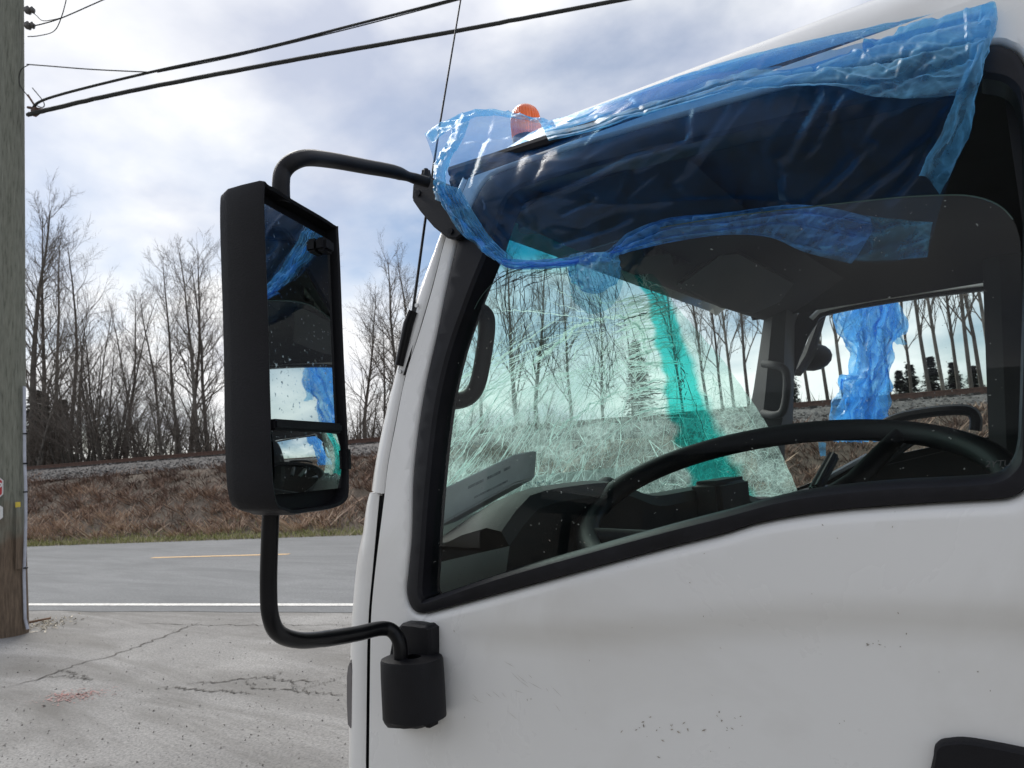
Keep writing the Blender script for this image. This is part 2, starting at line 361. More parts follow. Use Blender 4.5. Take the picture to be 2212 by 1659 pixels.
prof = [(-900, 0), (-60, 0), (7, 0), (16.2, 0), (16.7, .05), (17.3, .18), (18.2, .62), (19.5, 1.2), (20.8, 1.75), (21.6, 2.02), (22.3, 2.12), (23.3, 2.5), (23.6, 2.52), (26.6, 2.52), (27.8, 1.9), (34, 1.6), (60, 1.6), (900, 1.6)]
def terr(p):
    for (a, za), (b, zb) in zip(prof, prof[1:]):
        if a <= p <= b: return za+(zb-za)*(p-a)/(b-a)
    return 0
ss = [-900, -200, -100]+[x for x in range(-60, 61, 2)]+[100, 200, 900]
mb = MB(); rows = []
for p, z in prof:
    rows.append([road(s, p, z-.004+(.10*noise.noise(Vector((s*.4, p*.9, 0))) if 17 < p < 22 else 0)) for s in ss])
mb.loft(rows); gd = mb.link('ground', [M['earth']], None, True); tag(gd, kind='structure')
def sheet(name, s0, s1, p0, p1, z, m, parent=None, ns=1):
    b = MB(); b.loft([[road(s0+(s1-s0)*i/ns, p, z) for i in range(ns+1)] for p in (p0, p1)])
    o = b.link(name, m, parent, False)
    if not parent: tag(o, kind='structure')
    return o
ap = sheet('pavement', -120, 120, -80, 8.2, .004, M['apron'])
b = MB(); es = [-200, -100]+[x*.25 for x in range(-160, 120)]+[100, 200]
b.loft([[road(s_, 7.45+.16*noise.noise(Vector((s_*.9, 1, 0)))+.07*noise.noise(Vector((s_*4, 5, 0))), .008) for s_ in es], [road(s_, 12, .008) for s_ in es], [road(s_, 16.31+.06*noise.noise(Vector((s_*1.5, 9, 0))), .008) for s_ in es]])
rd = b.link('road', M['asphalt'], None, False); tag(rd, kind='structure')
sheet('edge_line', -200, 200, 7.78, 7.92, .013, M['whiteline'], rd)
for k in range(-4, 5):
    s0 = -13.07+k*9.0; sheet('centre_dash', s0, s0+3.58, 12.77, 12.92, .013, M['yellowline'], rd)
bl = MB(); bl.loft([[road(s, p, z) for s in ss] for p, z in ((21.9, 2.08), (22.5, 2.28), (23.25, 2.55), (23.7, 2.585), (26.4, 2.58), (27.6, 2.0))]); bo = bl.link('ballast', M['ballast'], None, True); tag(bo, kind='structure')

M['ballaststone'] = mat('ballast_stone', (.20, .19, .18), .9, col2=(.07, .065, .06), scale=2.5)
mb = MB()
for i in range(9000):
    p_ = random.uniform(22.0, 23.75); q = road(random.uniform(-36, 14), p_, 2.07+(p_-21.9)*.33 if p_ < 23.3 else 2.57); r = random.uniform(.03, .075)
    V = [q+Vector((random.uniform(-1, 1)*r, random.uniform(-1, 1)*r, (r*random.uniform(.5, 1) if k > 2 else -.02))) for k in range(5)]; mb.add(V, [(0, 1, 3), (1, 2, 4), (2, 0, 3), (3, 1, 4), (4, 2, 3)])
o = mb.link('ballast_stones', M['ballaststone'], None, False); tag(o, 'loose grey ballast stones along the shoulder of the railway', 'stones', kind='stuff')
# rail track
M['rust'] = mat('rusty_rail', (.10, .052, .036), .7, var=.35, scale=12)
M['tie'] = mat('dark_sleeper', (.05, .043, .037), .9, var=.3)
tr_t = thing('railway_track', road(0, 24.4, 2.5), 'rusty railway track running along the top of the gravel bank', 'railway')
RZ = 2.80
for p in (23.9, 25.3):
    b = MB()
    for (a, h0, h1) in ((.07, .0, .03), (.018, .03, .13), (.036, .13, .17)):
        b.prism([road(-150, p-a, RZ-.17+h0), road(-150, p+a, RZ-.17+h0), road(-150, p+a, RZ-.17+h1), road(-150, p-a, RZ-.17+h1)], TV*300)
    b.link('rail', M['rust'], tr_t, False)
b = MB(); b.prism([road(0, 23.4, 2.58), road(.24, 23.4, 2.58), road(.24, 25.8, 2.58), road(0, 25.8, 2.58)], (0, 0, .055)); tie0 = b.link('sleeper', M['tie'], tr_t, False)
for k in range(-80, 40):
    if k == 0: continue
    c = tie0.copy(); COL.objects.link(c); c.location = TV*(k*.6)

# cracks, stones, debris on the pavement
M['crack'] = mat('crack_dirt', (.085, .078, .068), .95, var=.3)
def crackline(pts, wd, name='crack'):
    P = resample(cr([onZ(x, y, .0) for x, y in pts], 6), 40); b = MB(); a = []; c = []
    for i, q in enumerate(P):
        t = (P[min(i+1, 39)]-P[max(i-1, 0)]).normalized(); nn = Vector((-t.y, t.x, 0)); ww = wd*.7*(.35+.9*random.random())*min(1, .25+i/6, .25+(39-i)/6)
        q = q+nn*random.uniform(-.035, .035); a.append(Vector((q.x, q.y, .009))+nn*ww); c.append(Vector((q.x, q.y, .009))-nn*ww)
    b.loft([a, c]); b.link(name, M['crack'], ap, False)
for pts, wd in (([(0, 1488), (75, 1470), (140, 1447), (180, 1432), (235, 1420), (330, 1385), (430, 1345)], .016), ([(75, 1470), (130, 1462), (190, 1470)], .012), ([(130, 1447), (150, 1455), (200, 1472)], .014),
                ([(350, 1486), (430, 1492), (550, 1499)], .016), ([(405, 1478), (480, 1474), (555, 1466), (620, 1472), (690, 1474)], .014), ([(535, 1470), (560, 1488), (640, 1494), (745, 1503)], .013), ([(620, 1472), (650, 1490), (690, 1505)], .009),
                ([(300, 1346), (400, 1350), (560, 1352), (760, 1350)], .010), ([(555, 1466), (590, 1462), (610, 1450)], .008), ([(650, 1490), (700, 1478), (740, 1462)], .008)):
    crackline(pts, wd)
side_v = Vector((RT.x, RT.y, 0)).normalized(); deep_v = Vector((FW.x, FW.y, 0)).normalized()
M['redpaint'] = mat('faded_red_paint', (.50, .20, .18), .9, col2=(.28, .26, .235), scale=14)
q = onZ(160, 1502, .010); b = MB()
for i in range(420):
    a_ = random.gauss(0, .20); c_ = random.gauss(0, .10); r = random.uniform(.004, .016)*math.exp(-(a_*a_+c_*c_)*9); k0 = q+side_v*a_+deep_v*c_
    b.add([k0+Vector((r*math.cos(t)*random.uniform(.5, 1.2), r*math.sin(t)*random.uniform(.5, 1.2), 0)) for t in (0, 1.2, 2.5, 3.7, 5)], [(0, 1, 2, 3, 4)])
b.link('paint_mark', M['redpaint'], ap, False)
M['stone'] = mat('grey_grit', (.26, .245, .22), .9, var=.5, scale=3)
mb = MB()
for i in range(1500):
    px, py = random.uniform(-150, 800), random.uniform(1335, 1800)
    q = onZ(px, py, 0); r = random.choice([.003, .004, .005, .006, .009]) * random.uniform(.7, 1.3)
    V = [q+Vector((random.uniform(-1, 1)*r, random.uniform(-1, 1)*r, .004+(r*.9 if k > 2 else 0))) for k in range(5)]
    mb.add(V, [(0, 1, 3), (1, 2, 4), (2, 0, 3), (3, 1, 4), (4, 2, 3)])
o = mb.link('loose_grit', M['stone'], None, False); tag(o, 'grey grit scattered over the worn pavement', 'grit', kind='stuff')
M['litter'] = mat('pale_leaf', (.5, .45, .36), .8, var=.5, scale=9); M['barkbit'] = mat('bark_bits', (.16, .095, .06), .9, var=.4)
mb = MB(); q0 = onZ(85, 1352, 0)
for i in range(160):
    q = q0+Vector((random.gauss(0, .22), random.gauss(0, .2), .012)); a = random.random()*6.3; l_ = random.uniform(.02, .07)
    d = Vector((math.cos(a)*l_, math.sin(a)*l_, random.uniform(-.005, .02))); e = Vector((-math.sin(a), math.cos(a), 0))*l_*.3
    mb.add([q, q+e, q+d+e, q+d+Vector((0, 0, .015))], [(0, 1, 2, 3)])
o = mb.link('leaf_litter', M['litter'], None, False); tag(o, 'pale leaf litter heaped at the foot of the pole', 'litter', kind='stuff')
b = MB(); b.tube([onZ(60, 1345, .03), onZ(110, 1335, .05)], [.018, .012], 5); o = b.link('fallen_branch', M['barkbit'], None); tag(o, 'reddish broken stick lying beside the pole foot', 'stick')

# dead grass, verge
def colmat(name, stops, rough=.9):
    m = bpy.data.materials.new(name); m.use_nodes = True; t = m.node_tree; b = t.nodes['Principled BSDF']; b.inputs['Roughness'].default_value = rough; b.inputs['Specular IOR Level'].default_value = .15
    a = N(t, 'ShaderNodeAttribute', attribute_name='shade'); r = ramp(t, stops); t.links.new(a.outputs['Fac'], r.inputs[0]); t.links.new(r.outputs[0], b.inputs['Base Color']); return m
def blades(name, n, fn, m, label, cat):
    V = np.zeros((n*4, 3)); S = np.zeros(n*4); F = np.arange(n*4).reshape(n, 4)
    for i in range(n):
        base, vec, wd, sh = fn(); side = Vector((-vec.y, vec.x, 0)); side = side.normalized()*wd if side.length > 1e-4 else Vector((wd, 0, 0))
        side = Matrix.Rotation(random.uniform(-1, 1), 3, 'Z') @ side
        mid = base+vec*.55+Vector((0, 0, vec.z*.08)); V[i*4] = base-side; V[i*4+1] = base+side; V[i*4+2] = mid+side*.8; V[i*4+3] = base+vec; S[i*4:i*4+4] = sh
    me = bpy.data.meshes.new(name); me.vertices.add(n*4); me.vertices.foreach_set('co', V.ravel()); me.loops.add(n*4); me.loops.foreach_set('vertex_index', F.ravel().astype(np.int32)); me.polygons.add(n); me.polygons.foreach_set('loop_start', (np.arange(n)*4).astype(np.int32)); me.polygons.foreach_set('loop_total', np.full(n, 4, np.int32)); me.update()
    at = me.attributes.new('shade', 'FLOAT', 'POINT'); at.data.foreach_set('value', S.astype(np.float32))
    o = link(name, me, m, None, False); tag(o, label, cat, kind='stuff'); return o
M['deadgrass'] = colmat('dead_grass', [(0, (.09, .062, .052)), (.3, (.20, .135, .105)), (.6, (.42, .30, .22)), (1, (.66, .53, .40))])
M['verge'] = colmat('verge_grass', [(0, (.16, .18, .06)), (.6, (.32, .32, .13)), (1, (.50, .45, .27))])
TUFT = []
for i in range(3400):
    s_ = random.uniform(-34, 12); p_ = random.uniform(16.9, 22.5); hi = (p_-16.9)/5.6; k = noise.noise(Vector((s_*.45, p_*.7, 2)))*.5+.5
    TUFT.append((s_, p_, max(0, min(1, .25+.75*k*random.uniform(.5, 1.3)-.5*hi+random.gauss(0, .08))), random.uniform(.18, .55)*(1.1-.5*hi)*(.6+.8*k), random.uniform(-1, 1), random.uniform(-1, .3)))
def deadfn():
    s_, p_, sh, h, lx, ly = random.choice(TUFT); r = abs(random.gauss(0, .14)); a = random.random()*6.283; hh = h*random.uniform(.4, 1.1); p2 = p_+math.sin(a)*r
    return road(s_+math.cos(a)*r, p2, terr(max(16.5, p2))-.02), Vector((math.cos(a)*hh*random.uniform(.1, 1.1)+lx*hh*.4, math.sin(a)*hh*random.uniform(.1, 1.1)+ly*hh*.4, hh*random.uniform(.4, 1))), random.uniform(.006, .017), max(0, min(1, sh+random.gauss(0, .13)))
blades('dead_grass', 62000, deadfn, M['deadgrass'], 'brown dead grass and brambles covering the rail bank', 'dead grass')
def vergefn():
    s = random.uniform(-34, 12); p = 16.25+abs(random.gauss(0, .55)); h = random.uniform(.04, .14)
    return road(s, p, terr(p)), Vector((random.gauss(0, .4)*h, random.gauss(0, .4)*h, h)), random.uniform(.005, .012), random.random()
blades('verge_grass', 16000, vergefn, M['verge'], 'thin green grass verge along the far road edge', 'grass')
def brushmat(): return colmat('twig_brush', [(0, (.07, .058, .048)), (.5, (.17, .138, .11)), (.8, (.22, .145, .12)), (1, (.29, .24, .15))])
M['brush'] = brushmat()
def brushfn():
    s = random.uniform(-75, 45); p = random.uniform(27.5, 52); k = noise.noise(Vector((s*.18, p*.1, 9)))*.5+.5
    h = random.uniform(.5, 2.2)*(.4+1.0*k)*(1+.012*(p-27))*(1 if s < -12 else (.42 if s > -6 else .42+.58*(-6-s)/6)); red = 1 if -14 < s < -9 else 0
    return road(s, p, terr(p)), Vector((random.gauss(0, .22)*h, random.gauss(0, .22)*h, h)), random.uniform(.003, .012), max(0, min(1, random.gauss(.3+.3*red+.25*k-.1, .2)))
blades('underbrush', 32000, brushfn, M['brush'], 'brown leafless underbrush filling the wood behind the rails', 'brush')
def farfn():
    s = random.uniform(-160, 90); p = random.uniform(58, 100); h = random.uniform(1.2, 4.5)
    return road(s, p, 1.4), Vector((random.gauss(0, .16)*h, random.gauss(0, .16)*h, h)), random.uniform(.008, .035), random.gauss(.25, .15)
blades('far_thicket', 30000, farfn, M['brush'], 'far grey brown thicket deep behind the trees', 'thicket')

# ------------------------------------------------------------------ trees
M['bark'] = mat('grey_bark', (.13, .115, .098), .95, col2=(.055, .048, .040), scale=5)
M['barkpale'] = mat('pale_bark', (.24, .22, .19), .95, col2=(.09, .08, .068), scale=4)
M['twig'] = mat('twig_bark', (.15, .128, .108), .95, var=.35, scale=3)
M['needles'] = mat('evergreen_needles', (.030, .042, .026), .8, col2=(.014, .02, .012), scale=3)
def grow(mb0, mb1, base, d, length, r, lvl, rg, up, maxl):
    """one limb and the limbs on it"""
    n = 7 if lvl == 0 else (5 if lvl == 1 else 3)
    P = [base]; dd = d.normalized(); seg = length/n
    for i in range(n):
        wob = .05 if lvl == 0 else .16
        dd = (dd+Vector((rg.gauss(0, wob), rg.gauss(0, wob), rg.gauss(0, wob*.6)+up*.07))).normalized(); P.append(P[-1]+dd*seg)
    R = [r*(1-.86*(i/n)) for i in range(n+1)]
    (mb0 if lvl == 0 else mb1).tube(P, R, (7, 4, 3, 3)[min(lvl, 3)], cap=False)
    if lvl >= maxl: return
    cnt = (rg.randint(22, 30), rg.randint(8, 11), rg.randint(5, 7))[lvl]; st = (.28, .15, .15)[lvl]
    for k in range(cnt):
        t = st+(1-st)*((k+rg.random())/cnt); f = t*n; i = min(n-1, int(f)); q = P[i].lerp(P[i+1], f-i); ax = (P[i+1]-P[i]).normalized()
        a = rg.random()*6.283; e = ax.orthogonal().normalized(); e2 = ax.cross(e); sd = e*math.cos(a)+e2*math.sin(a)
        op = math.radians(rg.uniform(24, 52)); nd = ax*math.cos(op)+sd*math.sin(op)
        ln = (length*rg.uniform(.18, .40)*(1.35-t*.95) if lvl == 0 else length*rg.uniform(.35, .6)*(1.15-.5*t)); rr = max(.006, R[i]*rg.uniform(.28, .42)) if lvl == 0 else max(.005, R[i]*.55)
        grow(mb0, mb1, q, nd, ln, rr, lvl+1, rg, 1.0, maxl)
def tree_meshes(seed, style):
    rg = random.Random(seed); a, c = MB(), MB()
    if style == 'clump':
        for k in range(6):
            an = k*1.05+rg.random()*.5; ti = rg.uniform(.05, .34); grow(a, c, Vector((math.cos(an)*.25, math.sin(an)*.25, -.2)), Vector((math.cos(an)*ti, math.sin(an)*ti, 1)), rg.uniform(.62, 1)*10, .085, 0, rg, .35, 2)
    else: grow(a, c, Vector((0, 0, -.2)), Vector((rg.gauss(0, .03), rg.gauss(0, .03), 1)), 10, .13 if style == 'slim' else .17, 0, rg, .3, 3)
    return a.mesh('trunk'), c.mesh('crown')
TM = [tree_meshes(11+i, s) for i, s in enumerate(['slim', 'slim', 'slim', 'full', 'full', 'clump', 'clump', 'slim'])]
for (a, c), m in zip(TM, ['bark', 'bark', 'barkpale', 'bark', 'bark', 'barkpale', 'bark', 'bark']):
    a.materials.append(M[m]); c.materials.append(M['twig']); a.shade_smooth()
def place_tree(px, p, top, var, label, group, lean=0.0, wide=1.0):
    q = onP(px, 1000, p); base = Vector((q.x, q.y, terr(p)-.1)); d = base-CAM; tz = CAM.z
    dep = Vector((d.x, d.y, 0)).dot(Vector((FW.x, FW.y, 0)).normalized()); hz = proj(base+Vector((0, 0, 1)))
    a = proj(base); b2 = proj(base+Vector((0, 0, 10))); H = 10*(a[1]-top)/max(1, a[1]-b2[1])
    t = thing('bare_tree', base, label, 'tree', group); rz = random.random()*6.283
    for nm, me in (('trunk', TM[var][0]), ('crown', TM[var][1])):
        o = bpy.data.objects.new(nm, me); COL.objects.link(o); o.parent = t
    t.scale = (H/10*.82*wide, H/10*.82*wide, H/10); t.rotation_euler = (lean*math.sin(YAW)*.0, 0, rz)
    if lean: t.rotation_euler = (Matrix.Rotation(lean, 3, Vector((FW.x, FW.y, 0))) @ Matrix.Rotation(rz, 3, 'Z')).to_euler()
    return t
LB = {'a': ('bare tree beyond the rails in the stand beside the pole', 'bare trees between pole and mirror'),
      'b': ('slender bare tree standing just left of the mirror housing', 'slender trees left of the mirror'),
      'c': ('bare tree behind the rails seen between mirror and cab pillar', 'trees between mirror and pillar'),
      'd': ('bare tree seen through the cracked windscreen', 'trees seen through the windscreen'),
      'e': ('thin trunk seen through the torn side of the windscreen', 'trunks seen past the torn glass'),
      'f': ('tall straight trunk seen through the passenger window', 'trunks seen through the passenger window'),
      'g': ('bare tree mostly hidden behind the mirror housing', 'trees behind the mirror')}
TL = [(70, 31, 432, 3, 'a', .02), (92, 33, 455, 0, 'a', .0), (118, 37, 500, 2, 'a', -.02), (150, 34, 520, 1, 'a', 0), (172, 30.5, 590, 5, 'a', 0), (232, 31, 610, 6, 'a', 0), (262, 35, 640, 1, 'a', .05), (300, 34, 660, 2, 'a', -.12),  
      (352, 33, 630, 7, 'b', -.1), (388, 31, 560, 0, 'b', -.05), (408, 33, 528, 1, 'b', .02), (428, 31.5, 522, 2, 'b', -.03), (452, 32, 555, 7, 'b', -.04),
      (530, 33, 560, 3, 'g', 0), (600, 36, 600, 4, 'g', 0), (670, 33, 560, 1, 'g', 0),
      (790, 38, 640, 4, 'c', 0), (838, 40, 700, 3, 'c', .03), (886, 32, 545, 3, 'c', -.1), (925, 36, 560, 4, 'c', 0),
      (985, 34, 620, 4, 'd', 0), (1045, 33, 560, 1, 'd', 0), (1128, 31, 530, 3, 'd', 0), (1165, 35, 560, 4, 'd', 0), (1240, 33, 560, 0, 'd', .02), (1310, 37, 640, 4, 'd', 0), (1375, 40, 640, 1, 'd', 0),
      (1545, 32, 380, 0, 'e', -.06), (1575, 35, 420, 1, 'e', -.03), (1598, 31, 360, 2, 'e', -.02), (1492, 37, 470, 7, 'e', -.04), (1630, 30.5, 330, 0, 'e', 0),
      (1712, 32, 330, 1, 'f', 0), (1765, 31, 300, 0, 'f', -.04), (1805, 33, 280, 7, 'f', -.05), (1838, 30.5, 260, 2, 'f', -.03), (1985, 34, 350, 1, 'f', .03), (2030, 31, 200, 0, 'f', -.04), (2062, 33, 220, 2, 'f', -.06), (2092, 36, 260, 7, 'f', 0), (2118, 31, 160, 1, 'f', -.02), (2145, 33, 180, 0, 'f', -.03), (2172, 31, 160, 2, 'f', 0), (1900, 35, 300, 7, 'f', 0), (1940, 37, 320, 1, 'f', 0)]
ORD = ['first', 'second', 'third', 'fourth', 'fifth', 'sixth', 'seventh', 'eighth', 'ninth', 'tenth', 'eleventh', 'twelfth', 'thirteenth', 'fourteenth', 'fifteenth']
cnt_ = {}
for px, p, top, var, lb, lean in sorted(TL):
    k = cnt_.get(lb, 0); cnt_[lb] = k+1
    place_tree(px, p, top, var, ORD[k]+' '+LB[lb][0]+', from the left', LB[lb][1], lean, .62 if lb in 'ef' else 1.0)
def place_shrub(px, p, top, var, k):
    q = onP(px, 1000, p); base = Vector((q.x, q.y, terr(p)-.1)); a = proj(base); b2 = proj(base+Vector((0, 0, 10))); H = 10*(a[1]-top)/max(1, a[1]-b2[1])
    t = thing('bare_shrub', base, ORD[k % 15]+(' leafless many-stemmed shrub from the left, behind the rails by the pole' if px < 500 else ' leafless many-stemmed shrub from the left, behind the rails beside the cab'), 'shrub', 'shrubs behind the rails')
    for nm, me in (('stems', TM[var][0]), ('twigs', TM[var][1])): o = bpy.data.objects.new(nm, me); COL.objects.link(o); o.parent = t
    t.scale = (H/10*1.5, H/10*1.5, H/10); t.rotation_euler = (0, 0, random.random()*6.28)
for k, px in enumerate((62, 98, 128, 160, 196, 222, 258, 290, 322, 350, 384, 418, 446, 474)): place_shrub(px, 28.6+(k*7 % 5), 770+(k*37 % 90), 5+k % 2, k)
for k, px in enumerate((762, 796, 828, 862, 960, 1010, 1075, 1150, 1215)): place_shrub(px, 28.6+(k*7 % 5), 800+(k*37 % 80), 5+k % 2, k)
def conifer_mesh(seed):
    rg = random.Random(seed); a, c = MB(), MB(); a.tube([(0, 0, 0), (0, 0, 5), (0, 0, 9.8)], [.16, .09, .01], 6, False)
    for i in range(300):
        t = rg.random()**.8; z = .6+9.2*t; R = (2.3*(1-t)**.85+.1)*rg.uniform(.65, 1.1); an = rg.random()*6.283; d = Vector((math.cos(an), math.sin(an), 0)); e = Vector((-d.y, d.x, 0))
        for k in range(9):
            f = (k+rg.random())/9; q = Vector((0, 0, z))+d*R*f+Vector((0, 0, -.35*R*f*f+rg.gauss(0, .06))); s_ = .40*(1-.5*f)*rg.uniform(.6, 1.3)
            g = d*rg.uniform(.2, .5)*s_*2+Vector((0, 0, -.15*s_)); c.add([q-e*s_, q+e*s_, q+g+Vector((0, 0, rg.gauss(0, .08)))], [(0, 1, 2)])
    x, y = a.mesh('trunk'), c.mesh('crown'); x.materials.append(M['bark']); y.materials.append(M['needles']); return x, y
CM = [conifer_mesh(3), conifer_mesh(4)]
def place_conifer(px, p, top, var, label, group, wd=1.0):
    q = onP(px, 1000, p); base = Vector((q.x, q.y, terr(p)-.1)); a = proj(base); b2 = proj(base+Vector((0, 0, 10))); H = 10*(a[1]-top)/max(1, a[1]-b2[1])
    t = thing('evergreen_tree', base, label, 'tree', group); t.scale = (H/10*wd, H/10*wd, H/10); t.rotation_euler = (0, 0, random.random()*6)
    for nm, me in (('trunk', CM[var][0]), ('crown', CM[var][1])):
        o = bpy.data.objects.new(nm, me); COL.objects.link(o); o.parent = t
for k, a in enumerate([(95, 36, 850, 0, 1.5), (135, 38, 862, 1, 1.6), (75, 40, 840, 1, 1.5)]): place_conifer(a[0], a[1], a[2], a[3], ORD[k]+' dark low evergreen among the bare trunks beside the pole', 'evergreens by the pole', a[4])
for k, a in enumerate([(1965, 52, 800, 1, 1.5), (1990, 52, 785, 0, 1.5), (2038, 55, 770, 1, 1.5), (2085, 54, 782, 0, 1.6), (2128, 52, 790, 1, 1.6)]): place_conifer(a[0], a[1], a[2], a[3], ORD[k]+' small dark conifer from the left through the passenger window', 'conifers through passenger window', a[4])
place_conifer(1728, 40, 715, 0, 'dark conifer beside the passenger grab handle', None, .6)
place_conifer(1395, 42, 735, 1, 'dark conifer behind the shattered middle of the windscreen', None, 1.2)

# ------------------------------------------------------------------ utility pole, cables, signs
def pole_mat():
    m = mat('weathered_pole', (.16, .165, .125), .9); t = m.node_tree; b = t.nodes['Principled BSDF']; l = t.links.new; tc = N(t, 'ShaderNodeTexCoord')
    mp = N(t, 'ShaderNodeMapping'); mp.inputs['Scale'].default_value = (16, 16, 1.6); l(tc.outputs['Object'], mp.inputs[0])
    n = N(t, 'ShaderNodeTexNoise', i_Scale=3.0, i_Detail=8.0, i_Roughness=.65); l(mp.outputs[0], n.inputs['Vector'])
    r = ramp(t, [(.28, (.07, .073, .058)), (.45, (.17, .175, .14)), (.6, (.21, .215, .175)), (.75, (.28, .28, .24))]); l(n.outputs[0], r.inputs[0])
    r3 = ramp(t, [(.35, (.09, .065, .045)), (.7, (.20, .145, .10))]); l(n.outputs[0], r3.inputs[0])
    sp = N(t, 'ShaderNodeSeparateXYZ'); l(tc.outputs['Object'], sp.inputs[0]); n2 = N(t, 'ShaderNodeTexNoise', i_Scale=3.0); l(tc.outputs['Object'], n2.inputs['Vector'])
    ad = N(t, 'ShaderNodeMath', operation='ADD'); l(sp.outputs[2], ad.inputs[0]); l(n2.outputs[0], ad.inputs[1])
    rr = ramp(t, [(.40, (1, 1, 1)), (.48, (0, 0, 0))]); dv = N(t, 'ShaderNodeMath', operation='DIVIDE', i_1=4.0); l(ad.outputs[0], dv.inputs[0]); l(dv.outputs[0], rr.inputs[0])
    mx = N(t, 'ShaderNodeMixRGB'); l(rr.outputs[0], mx.inputs[0]); l(r.outputs[0], mx.inputs[1]); l(r3.outputs[0], mx.inputs[2]); l(mx.outputs[0], b.inputs['Base Color'])
    bp = N(t, 'ShaderNodeBump', i_Strength=.6, i_Distance=.02); l(n.outputs[0], bp.inputs['Height']); l(bp.outputs[0], b.inputs['Normal']); return m
M['pole'] = pole_mat()
PB = onZ(17, 1372, 0); PD = (PB-CAM).dot(FW)
PT = thing('utility_pole', (PB.x, PB.y, 0), 'weathered green grey wooden utility pole at the left edge', 'utility pole')
top = onP(30, -600, (PB-CAM).dot(NV)); ax = Vector((PB.x, PB.y, -.2)); lean = Vector((.02, .0, 0))
HP = 10.5
def pole_at(z): return Vector((PB.x, PB.y, z))
rad = lambda z: .185-.0065*z
b = MB(); b.tube([pole_at(z) for z in (-.3, 0, 1, 2, 4, 6, 8, HP)], [rad(z)*(1.12 if z <= 0 else 1) for z in (-.3, 0, 1, 2, 4, 6, 8, HP)], 28); b.link('pole_shaft', M['pole'], PT)
side = Vector((RT.x, RT.y, 0)).normalized(); front = Vector((CAM.x-PB.x, CAM.y-PB.y, 0)).normalized()
M['conduit'] = mat('grey_conduit', (.42, .44, .50), .5, var=.15)
b = MB(); b.tube([pole_at(z)+side*(rad(z)+.012+ex)+front*.05 for z, ex in ((.06, .03), (.18, 0), (.7, -.01), (.9, 0), (1.3, .012), (1.7, .012), (2.0, .0), (2.86, 0))], .017, 8); co = b.link('conduit', M['conduit'], PT)
for z in (.75, 1.62, 1.95, 2.3):
    b = MB(); b.tube([pole_at(z)+side*(rad(z)+.02)+front*.05+Vector((0, 0, d)) for d in (-.008, .008)], .026, 8); b.link('clamp', M['rubber'], co)
b = MB(); b.prism([pole_at(z)+side*(rad(1)*x)+front*(rad(1)*math.sqrt(1-x*x)+.006) for x, z in ((.48, .75), (.85, .75), (.85, 1.45), (.48, 1.45))], front*.02); b.link('splice_board', M['pole'], PT, False)
M['yellow'] = mat('yellow_tag', (.62, .47, .06), .6, var=.15)
b = MB(); ztag = onP(37, 1090, (PB-CAM).dot(NV)).z
b.prism([pole_at(z)+side*(rad(2)*x)+front*(rad(2)*math.sqrt(1-x*x)+.003) for x, z in ((.45, ztag-.03), (.80, ztag-.03), (.80, ztag+.03), (.45, ztag+.03))], front*.004); b.link('yellow_tag', M['yellow'], PT, False)
for py in (270, 345, 480, 560, 620):
    z = onP(10, py, (PB-CAM).dot(NV)).z; b = MB(); c = pole_at(z)-side*rad(z)*.82+front*rad(z)*.58; b.tube([c, c+front*.025], .022, 6); b.link('bolt', M['rust'], PT, False)
def P_at(px, py): return onP(px, py, (PB-CAM).dot(NV))
M['cable'] = mat('black_cable', (.02, .021, .018), .7, var=.5, scale=14)
M['porcelain'] = mat('grey_insulator', (.09, .085, .08), .35)
for py in (22, 55):
    c = P_at(66, py); b = MB(); b.tube([c-side*.06, c-side*.02, c+side*.0, c+side*.03, c+side*.05], [.04, .055, .03, .045, .02], 10); b.link('insulator', M['porcelain'], PT)
def cable(pts, r, label, n=10, rough=False):
    P = cr(pts, n); 
    if rough: P = [p+Vector((random.gauss(0, .0012), random.gauss(0, .0012), random.gauss(0, .0012))) for p in P]
    b = MB(); b.tube(P, r, 6); o = b.link('overhead_cable', M['cable'], None); tag(o, label, 'cable', 'cables strung from the pole'); return o
def span(a, bpt, sag, n=9, over=1.0):
    return [a.lerp(bpt, t*over)-Vector((0, 0, 4*sag*t*(1-t))) for t in [i/n for i in range(n+1)]]
E1 = onP(1340, 0, (PB-CAM).dot(NV)+2.6); E2 = onP(975, 0, (PB-CAM).dot(NV)+1.6)
d1 = (E1-P_at(62, 246)); a1 = P_at(60, 248)
cable([a1, P_at(100, 238), onP(300, 193, 6.3+.5), onP(620, 132, 7.2), onP(980, 68, 8.2), E1, E1+(E1-onP(980, 68, 8.2))*2.5],   .027, 'thick lower overhead cable running right from the pole', 12, True)
q1 = onP(325, 156, 6.5)
cable([P_at(70, 240), P_at(105, 212), q1, onP(560, 106, 6.9), onP(760, 55, 7.3), E2, E2+(E2-onP(760, 55, 7.3))*4], .017, 'upper overhead cable rising to the top of the sky', 10)
cable([P_at(58, 139), P_at(110, 143), P_at(200, 150), q1], .007, 'short thin wire joining the pole to the upper cable', 6)
cable([onP(340, 156, 6.55), onP(480, 128, 6.75), onP(600, 100, 6.95), onP(770, 58, 7.33), onP(900, 24, 7.6), onP(990, 0, 7.8), onP(1100, -30, 8)], .008, 'thin wire looping loosely under the upper cable', 8)
cable([P_at(62, 57), P_at(90, 52), P_at(135, 38), onP(215, 3, 6.4), onP(300, -34, 6.6)], .008, 'wire leaving the insulator at the top of the pole', 6)
cable([P_at(60, 79), P_at(85, 77), P_at(118, 66), P_at(135, 30), P_at(145, -10)], .006, 'loose loop of wire below the insulator', 6)
cable([P_at(62, 20), P_at(78, 33), P_at(95, 45), P_at(135, 38)], .005, 'slack thin jumper wire beside the pole insulator', 6)
